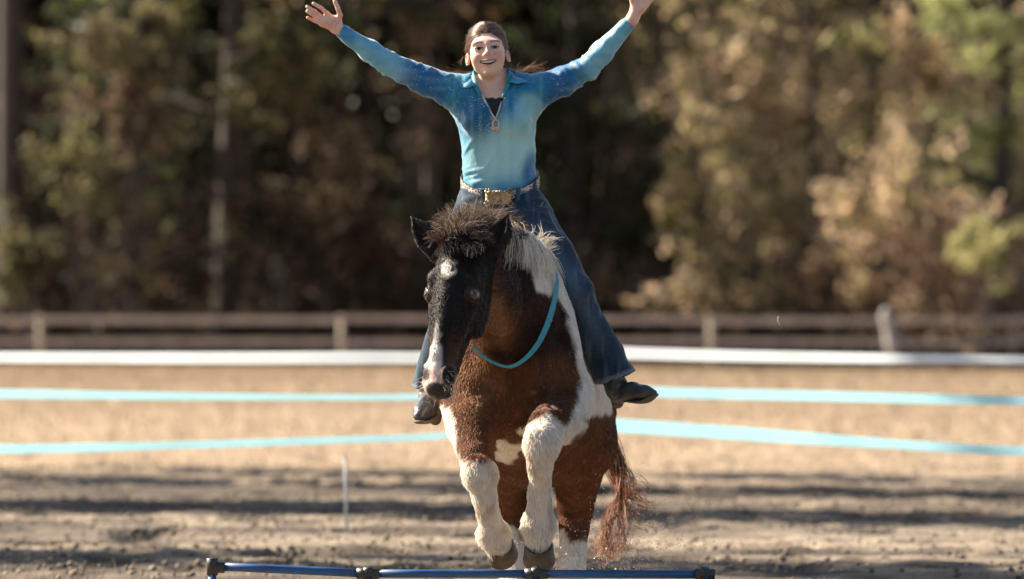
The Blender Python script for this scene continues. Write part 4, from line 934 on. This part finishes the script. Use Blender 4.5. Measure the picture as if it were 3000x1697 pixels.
D2 += .0060*np.exp(-(ap/60)**2)*rid(x/12-y/20, y/30, V[:, 1]*5, s=26)
V = V+N*(1.2*D+D2-.003)[:, None]
def dye(P):
    x, y = 1287+P[:, 0]*651, 760-(P[:, 2]-1.26)*651; n = len(P); nz_ = fbm(P*A(1, 1, .35), 9, 3, 4); st = np.where(np.abs(P[:, 0]+.06) < .19, noise(P*A(60, 10, 4), 1, 2), noise(P*A(8, 40, 70), 1, 2))
    c = np.broadcast_to(lin(14, 112, 146), (n, 3)).copy()
    def mx(t, col): nonlocal c; c = mixc(c, np.broadcast_to(lin(*col), (n, 3)), np.clip(t, 0, 1))
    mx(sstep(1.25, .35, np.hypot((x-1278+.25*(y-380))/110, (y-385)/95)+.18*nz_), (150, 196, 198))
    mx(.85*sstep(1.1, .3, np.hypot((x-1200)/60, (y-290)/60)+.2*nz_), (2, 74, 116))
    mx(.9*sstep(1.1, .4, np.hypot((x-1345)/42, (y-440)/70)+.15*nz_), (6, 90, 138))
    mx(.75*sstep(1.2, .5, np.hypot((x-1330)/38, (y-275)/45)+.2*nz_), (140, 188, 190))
    mx(.5*sstep(455, 480, y), (20, 105, 160))
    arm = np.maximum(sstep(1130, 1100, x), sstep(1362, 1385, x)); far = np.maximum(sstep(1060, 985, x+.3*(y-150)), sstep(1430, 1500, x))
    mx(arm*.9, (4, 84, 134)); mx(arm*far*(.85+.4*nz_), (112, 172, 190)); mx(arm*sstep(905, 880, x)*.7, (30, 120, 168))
    mx(arm*.6*sstep(.2, .5, nz_), (4, 72, 120)); mx(.16*np.clip(st, 0, 1), (190, 220, 220)); mx(.14*np.clip(-st, 0, 1), (8, 60, 100))
    return c
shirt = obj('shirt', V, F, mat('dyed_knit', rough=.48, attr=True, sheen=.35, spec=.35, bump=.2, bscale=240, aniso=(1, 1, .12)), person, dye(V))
def front_y(g, x, z, default):
    i = np.abs(g.ax[0]-x).argmin(); k = np.abs(g.ax[2]-z).argmin(); h = np.nonzero(g.g[i, :, k] < 0)[0]; return float(g.ax[1][h[0]]) if len(h) else default
def on(g, x, y, off=.002, dflt=.45):
    w = PX(x, y, .45); Y = front_y(g, w[0], w[2], dflt); return PX(x, y, Y-off)
# trim of the open neck, with its pendant
TR = mat('beige_trim', (.55, .47, .40), .7, bump=.4, bscale=300); GEM = mat('rhinestone', (.8, .85, .9), .08, metal=.6)
mb = MB(); L1 = [on(ss, *p, .003) for p in ((1211, 236), (1222, 262), (1234, 284), (1245, 300))]; L2 = [on(ss, *p, .003) for p in ((1262, 244), (1259, 262), (1252, 284), (1245, 300))]
mb.tube(spline(L1, 12), .0058, 8, flat=.5); mb.tube(spline(L2, 12), .0050, 8, flat=.5)
ring = [on(ss, 1246+8*math.cos(a), 312+11*math.sin(a), .003) for a in np.linspace(0, 2*math.pi, 15)]; mb.tube(ring, .0042, 7, False)
for e in ((1236, 327), (1231, 322), (1241, 331), (1252, 333), (1259, 324), (1257, 330)): mb.tube([on(ss, 1246, 320, .003), on(ss, *e, .003)], [.0045, .0034], 7)
trim = mb.obj('neck_trim', TR, shirt)
mb = MB()
for k in np.linspace(0, 1, 13):
    for Lx, dx in ((L1, -.013), (L2, .013)): p = spline(Lx, 13)[int(k*12)]; mb.ball(p+A(dx, -.002, 0), .0021, 6, 4)
for a in ((1228, 318), (1230, 331), (1238, 338), (1256, 338), (1263, 328), (1262, 320), (1246, 312)): mb.ball(on(ss, *a, .003), .0024, 6, 4)
mb.obj('rhinestones', GEM, shirt)['kind'] = 'stuff'
# sparkle of sequins
mb = MB()
def seq(n, cx, cy, sx, sy, rot=0):
    for _ in range(n):
        x, y = cx+R.normal(0, sx), cy+R.normal(0, sy); x += rot*(y-cy); w = PX(x, y, .45); Y = front_y(ss, w[0], w[2], None)
        if Y is None: continue
        c = PX(x, y, Y-.0005); M = np.linalg.qr(R.normal(size=(3, 3)))[0]; mb.ball(c, A(.0016, .0016, .0008), 5, 3, M)
seq(230, 1190, 250, 22, 32, .25); seq(150, 1320, 245, 18, 26, -.3); seq(160, 1252, 390, 16, 45); seq(130, 1085, 215, 30, 16, 0); seq(130, 1410, 208, 28, 15, 0); seq(60, 1215, 330, 12, 22); seq(40, 1020, 172, 18, 12)
mb.obj('sequins', mat('sequin', (.55, .85, .90), .25), shirt)['kind'] = 'stuff'
# collar: two folded leaves and the stand
CM = mat('collar_cloth', tuple(lin(60, 140, 180)), .5, sheen=.3, var=.3, vscale=40, bump=.3, bscale=300); CI = mat('collar_lining', tuple(lin(20, 130, 150)), .55, var=.2, vscale=40)
def sheet(name, rows, m, th=.0025):
    rows = np.array(rows, float); a, b = rows.shape[:2]; V = rows.reshape(-1, 3); F = [(i*b+j, i*b+j+1, (i+1)*b+j+1, (i+1)*b+j) for i in range(a-1) for j in range(b-1)]
    o = obj(name, V, F, m, shirt); s = o.modifiers.new('s', 'SOLIDIFY'); s.thickness = th; s.offset = 0; return o
sheet('collar', [[PX(1200, 180, .53), PX(1188, 188, .50), PX(1186, 200, .455), PX(1196, 214, .42)], [PX(1186, 186, .535), PX(1172, 196, .50), PX(1168, 206, .45), PX(1188, 217, .415)], [PX(1174, 198, .53), PX(1158, 207, .49), PX(1144, 217, .445), PX(1176, 221, .415)]], CM)
sheet('collar', [[PX(1268, 176, .53), PX(1280, 182, .50), PX(1286, 192, .455), PX(1280, 206, .42)], [PX(1284, 182, .535), PX(1297, 190, .50), PX(1302, 197, .45), PX(1288, 207, .415)], [PX(1300, 192, .53), PX(1315, 199, .49), PX(1334, 206, .445), PX(1296, 210, .415)]], CM)
sheet('collar_stand', [[PX(1196, 168, .51), PX(1190, 180, .475), PX(1198, 206, .435), PX(1211, 238, .40)], [PX(1186, 186, .515), PX(1184, 198, .47), PX(1190, 216, .425), PX(1206, 243, .395)]], CI)
sheet('collar_stand', [[PX(1272, 162, .51), PX(1279, 176, .475), PX(1274, 202, .435), PX(1261, 242, .40)], [PX(1284, 182, .515), PX(1288, 192, .47), PX(1282, 210, .425), PX(1268, 246, .395)]], CI)
for s, dy in ((-1, 176), (1, 163)):
    mb = MB(); mb.ball(FL(s*.083, -.004, -.041), .0035, 6, 5); mb.obj('earring', GEM, person)
# ---- jeans
js = SDF(axis(-.46, .56, .007), axis(.02, .76, .008), axis(.86, 1.76, .007))
js.tube([PX(1262, 600, .53), PX(1262, 545, .535), PX(1258, 485, .535)], [.165, .180, .154], [.125, .135, .118], X1, k=.04)
KR, HR = PX(1442, 730, .27), PX(1548, 957, .37); KL, HLg = PX(1132, 740, .30), PX(1068, 968, .34)
js.chain([PX(1322, 560, .50), PX(1385, 635, .36), KR], [.105, .088, .066], k=.06); js.chain([KR, (KR+HR)/2+A(.0, .01, 0), HR, HR+(HR-KR)*.06], [.066, .066, .083, .084], k=.03)
js.chain([PX(1200, 560, .50), PX(1165, 635, .38), KL], [.100, .080, .062], k=.06); js.chain([KL, (KL+HLg)/2, HLg+A(0, 0, .0), HLg+(HLg-KL)*.06], [.062, .048, .052, .052], k=.03)
js._put(lambda P: (P-PX(1550, 951, .37)) @ nz(A(-.36, .0, 1)), A(.2, 0, .8), A(.6, .8, 1.2), .003, 'sub')
js._put(lambda P: (P-PX(1060, 981, .33)) @ nz(A(.22, 0, 1)), A(-.5, 0, .8), A(-.15, .8, 1.2), .003, 'sub')
js._put(abovebelt, A(-.4, .1, 1.55), A(.4, .76, 1.8), .003, 'sub')
V, F = js.mesh(1); N = vnormals(V, F); x, y = topx(V)
D = .007*noise(np.stack([x/40, y/90, V[:, 1]*6], 1), 1, 5)+.006*noise(np.stack([x/14+y/60, y/22, V[:, 1]*8], 1), 1, 6)*np.exp(-((y-740)/70)**2)+.0035*noise(np.stack([x/30, y/12+x/50, V[:, 1]*5], 1), 1, 7)*sstep(620, 520, y)+.006*noise(np.stack([x/17, y/80, V[:, 1]*9], 1), 1, 9)*sstep(780, 900, y)
def rid2(*a, s=1): return (1-np.abs(noise(np.stack(a, 1), 1, s)))**3
D += .005*rid2(x/50+y/110, y/34-x/70, V[:, 1]*4, s=31)*np.exp(-((y-735)/75)**2)+.007*rid2(x/26+y/200, y/140, V[:, 1]*5, s=32)*sstep(760, 900, y)+.004*rid2(x/60, y/18-x/60, V[:, 1]*4, s=33)*sstep(640, 540, y)+.006*rid2(x/40-y/70, y/90, V[:, 1]*4, s=34)*sstep(560, 620, y)*sstep(760, 700, y)
V = V+N*(D-.003)[:, None]
def denim(P, N):
    x, y = topx(P); n = len(P); c = np.broadcast_to(A(.007, .020, .038), (n, 3)).copy()
    t = np.clip(.35+fbm(P, 9, 3, 5)*.8, 0, 1); c = mixc(c, np.broadcast_to(A(.030, .058, .088), (n, 3)), t*.7)
    c = mixc(c, np.broadcast_to(A(.15, .20, .25), (n, 3)), .45*np.clip(noise(np.stack([x/6, y/60, P[:, 1]*20], 1), 1, 3)-.1, 0, 1))
    dh = np.where(P[:, 0] > 0, (P-PX(1550, 951, .37)) @ nz(A(-.36, .0, 1)), (P-PX(1060, 981, .33)) @ nz(A(.22, 0, 1)))
    hm = (P[:, 2] < 1.08)*((dh < .014)*.6+(np.abs(dh-.017) < .003)*.3); c = mixc(c, np.broadcast_to(A(.16, .21, .26), (n, 3)), np.clip(hm, 0, 1))
    c = mixc(c, np.broadcast_to(A(.10, .15, .20), (n, 3)), .45*np.exp(-((x-np.interp(y, [560, 730, 950], [1352, 1448, 1556]))/22)**2)*sstep(540, 600, y)*sstep(930, 800, y))
    return c
jeans = obj('jeans', V, F, mat('denim', rough=.85, attr=True, sheen=.25, spec=.2, bump=.35, bscale=420, var=.3, vscale=150), person, denim(V, N))
SEAM = mat('seam', (.16, .20, .25), .85)
def surf(g, x, y, dflt=.4): return on(g, x, y, .001, dflt)
mb = MB(); mb.tube(spline([surf(js, *p) for p in ((1374, 520), (1392, 560), (1428, 618), (1466, 680), (1484, 720), (1502, 770), (1530, 840), (1566, 895), (1594, 932))], 50), .0028, 6); mb.obj('side_seam', SEAM, jeans)
mb = MB(); mb.tube(spline([surf(js, *p) for p in ((1503, 965), (1520, 963), (1545, 955), (1575, 943), (1596, 931))], 30), .0035, 6); mb.obj('hem', SEAM, jeans)
mb = MB(); mb.tube(spline([surf(js, *p) for p in ((1306, 522), (1330, 528), (1356, 520), (1370, 500))], 20), .0022, 6); mb.obj('pocket_seam', SEAM, jeans)
mb = MB(); mb.tube(spline([surf(js, *p) for p in ((1152, 492), (1170, 512), (1196, 520))], 20), .0022, 6); mb.obj('pocket_seam', SEAM, jeans)
# ---- belt and buckle
bm_ = mat('belt_leather', (.02, .015, .014), .5)
bt = bpy.data.materials.new('tooled_belt'); bt.use_nodes = True; nn_ = bt.node_tree.nodes; ll = bt.node_tree.links; bs = nn_['Principled BSDF']; bs.inputs['Roughness'].default_value = .6
tx = nn_.new('ShaderNodeTexCoord'); nz1 = nn_.new('ShaderNodeTexNoise'); nz1.inputs['Scale'].default_value = 72; nz1.inputs['Detail'].default_value = 1; nz1.inputs['Distortion'].default_value = 3.5
rp = nn_.new('ShaderNodeValToRGB'); rp.color_ramp.elements[0].position = .50; rp.color_ramp.elements[0].color = (.03, .025, .025, 1); rp.color_ramp.elements[1].position = .55; rp.color_ramp.elements[1].color = (.62, .56, .50, 1)
ll.new(tx.outputs['Object'], nz1.inputs['Vector']); ll.new(nz1.outputs['Fac'], rp.inputs[0]); ll.new(rp.outputs[0], bs.inputs['Base Color'])
def band(name, f, a0, a1, h, m, parent, n=60):
    V = []; F = []
    for i, a in enumerate(np.linspace(a0, a1, n)):
        c, o = f(a); V += [c+A(0, 0, h)+o, c-A(0, 0, h)+o, c-A(0, 0, h)-o, c+A(0, 0, h)-o]
    for i in range(n-1): F += [(4*i+k, 4*i+(k+1) % 4, 4*i+4+(k+1) % 4, 4*i+4+k) for k in range(4)]
    F += [(0, 1, 2, 3), (4*n-1, 4*n-2, 4*n-3, 4*n-4)]
    return obj(name, V, F, m, parent, None, False)
belt = band('belt', lambda a: bring(a, 0), -.3, math.pi+.3, .0205, bt, person)
band('belt_edge', lambda a: (bring(a, -.001)[0]+A(0, 0, .0), bring(a)[1]), -.3, math.pi+.3, .0235, bm_, belt)
def btab(a): p, o = bring(a, .006); return p+A(0, 0, -.030+.01*(a-.9)), o
band('belt_tip', btab, .42, 1.15, .0135, bt, belt, 30)
for a, w in ((1.12, .05), (1.98, .04), (.55, .035)):
    band('belt_loop', lambda t: (bring(t, .009)[0], bring(t)[1]), a-w, a+w, .027, mat('denim_loop', (.035, .06, .09), .9), jeans, 8)
GOLD = mat('gold', (.42, .30, .16), .38, metal=1, bump=1, bscale=110, var=.45, vscale=70)
pb, ob = bring(math.pi/2, .014); pb = PX(1253, 497, pb[1])
mb = MB(); n = 28; V = []
for z, sc in ((0, 1.0), (-.006, .96), (-.009, .80), (-.0075, .72)):
    for i in range(n):
        t = 2*math.pi*i/n; ct, st = math.cos(t), math.sin(t); e = .38; V.append(pb+A(.051*sc*math.copysign(abs(ct)**e, ct), z, .028*sc*math.copysign(abs(st)**e, st)))
F = [(i*n+a, i*n+(a+1) % n, (i+1)*n+(a+1) % n, (i+1)*n+a) for i in range(3) for a in range(n)]+[tuple(3*n+a for a in range(n)), tuple(range(n-1, -1, -1))]
buck = obj('buckle', V, F, GOLD, belt)
mb = MB()
for cx, cz in ((-.041, .024), (.044, .026), (-.044, -.022), (.046, -.024)):
    for i in range(6): mb.ball(pb+A(cx+.009*math.cos(i*1.05), -.007, cz+.009*math.sin(i*1.05)), .0042, 7, 5)
for i in range(12): a = i*math.pi/6; mb.ball(pb+A(.026*math.cos(a), -.0095, .013*math.sin(a)), .003, 6, 4)
mb.obj('bead', GOLD, buck)
# ---- boots
BL = mat('boot_leather', (.040, .040, .042), .38, var=.4, vscale=30, bump=.4, bscale=80, spec=.5); SO = mat('boot_sole', (.11, .075, .055), .8, var=.3, vscale=50)
def boot(pts, rad, sole, solew, heel):
    lo = np.min(pts+sole, 0)-.09; hi = np.max(pts+sole, 0)+.09
    b = SDF(axis(lo[0], hi[0], .0042), axis(lo[1], hi[1], .0046), axis(lo[2], hi[2], .0042)); b.chain(pts, rad, k=.02); V, F = b.mesh(1); N = vnormals(V, F); V = V+N*(.0028*noise(V*A(1, 1, 1.6), 42, 3))[:, None]
    o = obj('boot', V, F, BL, person)
    s = SDF(axis(lo[0], hi[0], .004), axis(lo[1], hi[1], .0046), axis(lo[2], hi[2], .004)); sd = nz(np.cross(sole[-1]-sole[0], A(0, 0, 1)))
    s.tube(sole, solew, [.007]*len(sole), sd, k=.004, sub=3); s.cone(heel[0], heel[1], .026, .024, k=.006); V, F = s.mesh(1); obj('sole', V, F, SO, o)
boot([PX(1535, 930, .38), PX(1548, 972, .385), PX(1556, 988, .39), PX(1588, 985, .34), PX(1620, 987, .30), PX(1645, 987, .27)], [.040, .043, .040, .037, .029, .010],
     [PX(1556, 1003, .40), PX(1590, 1009, .345), PX(1620, 1010, .30), PX(1650, 992, .27)], [.028, .034, .036, .014], (PX(1550, 998, .405), PX(1552, 1012, .41)))
boot([PX(1085, 955, .36), PX(1082, 1000, .33), PX(1074, 1022, .27), PX(1062, 1035, .20), PX(1054, 1046, .16)], [.038, .044, .043, .036, .024],
     [PX(1092, 1040, .33), PX(1074, 1058, .22), PX(1062, 1062, .17), PX(1050, 1060, .145)], [.028, .038, .036, .022], (PX(1095, 1040, .35), PX(1094, 1054, .355)))
# ------------------------------------------------------------------ low hurdle of blue tubes with black fittings
def hurdle():
    Y = -.45; bt = mat('blue_tube', (.010, .060, .165), .45, var=.25, vscale=14); bk = mat('black_fitting', (.022, .018, .017), .45, bump=.2, bscale=90)
    P = [PX(548, 1424, Y-.05), PX(925, 1442, Y-.02), PX(1347, 1443, Y), PX(1772, 1444, Y+.02)]
    base = (P[0]+P[3])/2; base[2] = 0
    o = empty('jump_hurdle', base, 'low hurdle of blue tubes and black fittings under the horse\'s hooves', 'hurdle'); r = .0155; rf = .021
    for a, b in zip(P[:-1], P[1:]):
        mb = MB(); mb.tube([a, (a*2+b)/3, (a+2*b)/3, b], r, 16); mb.obj('tube', bt, o)
    for i, p in enumerate(P):
        d0 = nz(P[min(i+1, 3)]-P[max(i-1, 0)]); mb = MB()
        if i == 0:
            up = PX(534, 1404, Y-.05); dn = A(up[0]-.006, up[1]-.02, 0)
            mb.tube([up+A(0, 0, -.062), up+A(0, 0, -.02), up+A(0, 0, 0), up+A(0, 0, .002)], [rf, rf, rf*1.05, rf*.8], 16); f = mb
            f.tube([up+A(.0, 0, -.032), up+A(.045, 0, -.0335)], rf*.98, 16); f.obj('fitting', bk, o)
            mb = MB(); mb.tube([up+A(0, 0, -.05), dn], r, 16); mb.obj('leg', bt, o)
        else:
            w = .042 if i < 3 else .036; mb.tube([p-d0*w, p-d0*w*.3, p+d0*w*.3, p+d0*w], rf, 16); mb.tube([p+A(0, 0, -.002), p+A(0, -.012, .022)], [rf*.9, rf*.8], 16)
            mb.tube([p, p+A(0, -.012, -.05)], rf*.85, 16); mb.obj('fitting', bk, o)
            e = p+A(0, -.07, 0); e[2] = 0; mb = MB(); mb.tube([p+A(0, -.008, -.03), e], r, 16); mb.obj('leg', bt if i < 3 else bk, o)
    mb = MB(); e = P[3]+A(.04, 0, 0)
hurdle()
# ------------------------------------------------------------------ sand thrown up behind the horse
def spray():
    n = 900; V = []; F = []
    x = 1480+np.abs(R.normal(0, 125, n)); y = 1456-np.abs(R.normal(0, 1, n))*100-20; m = R.random(n) < .25
    x[m] = 1250+R.random(m.sum())*420; y[m] = 1330+R.random(m.sum())*120
    mb = MB()
    for a, b in zip(x, y):
        r = .0011+.0018*R.random()**3; c = PX(a, b, .9+R.normal(0, .25)); M = np.linalg.qr(R.normal(size=(3, 3)))[0]
        mb.add(c+np.array([(1, 1, 1), (1, -1, -1), (-1, 1, -1), (-1, -1, 1)])*r @ M.T, [(0, 1, 2), (0, 3, 1), (0, 2, 3), (1, 3, 2)])
    o = mb.obj('flying_sand', mat('sand_grain', (.62, .52, .40), .8), None, False); tag(o, 'grains of sand thrown up beside the horse\'s tail', 'sand', kind='stuff')
spray()
def straw():
    b = PX(1960, 816, .2); o = empty('straw', b, 'tiny pale straw curl flying in the air right of the jeans', 'straw')
    mb = MB(); mb.tube(spline([PX(1957, 795, .2), PX(1955, 803, .2), PX(1957, 812, .2), PX(1961, 817, .2)], 8), .0014, 6); mb.obj('stalk', mat('straw', (.6, .5, .36), .7), o)
straw()
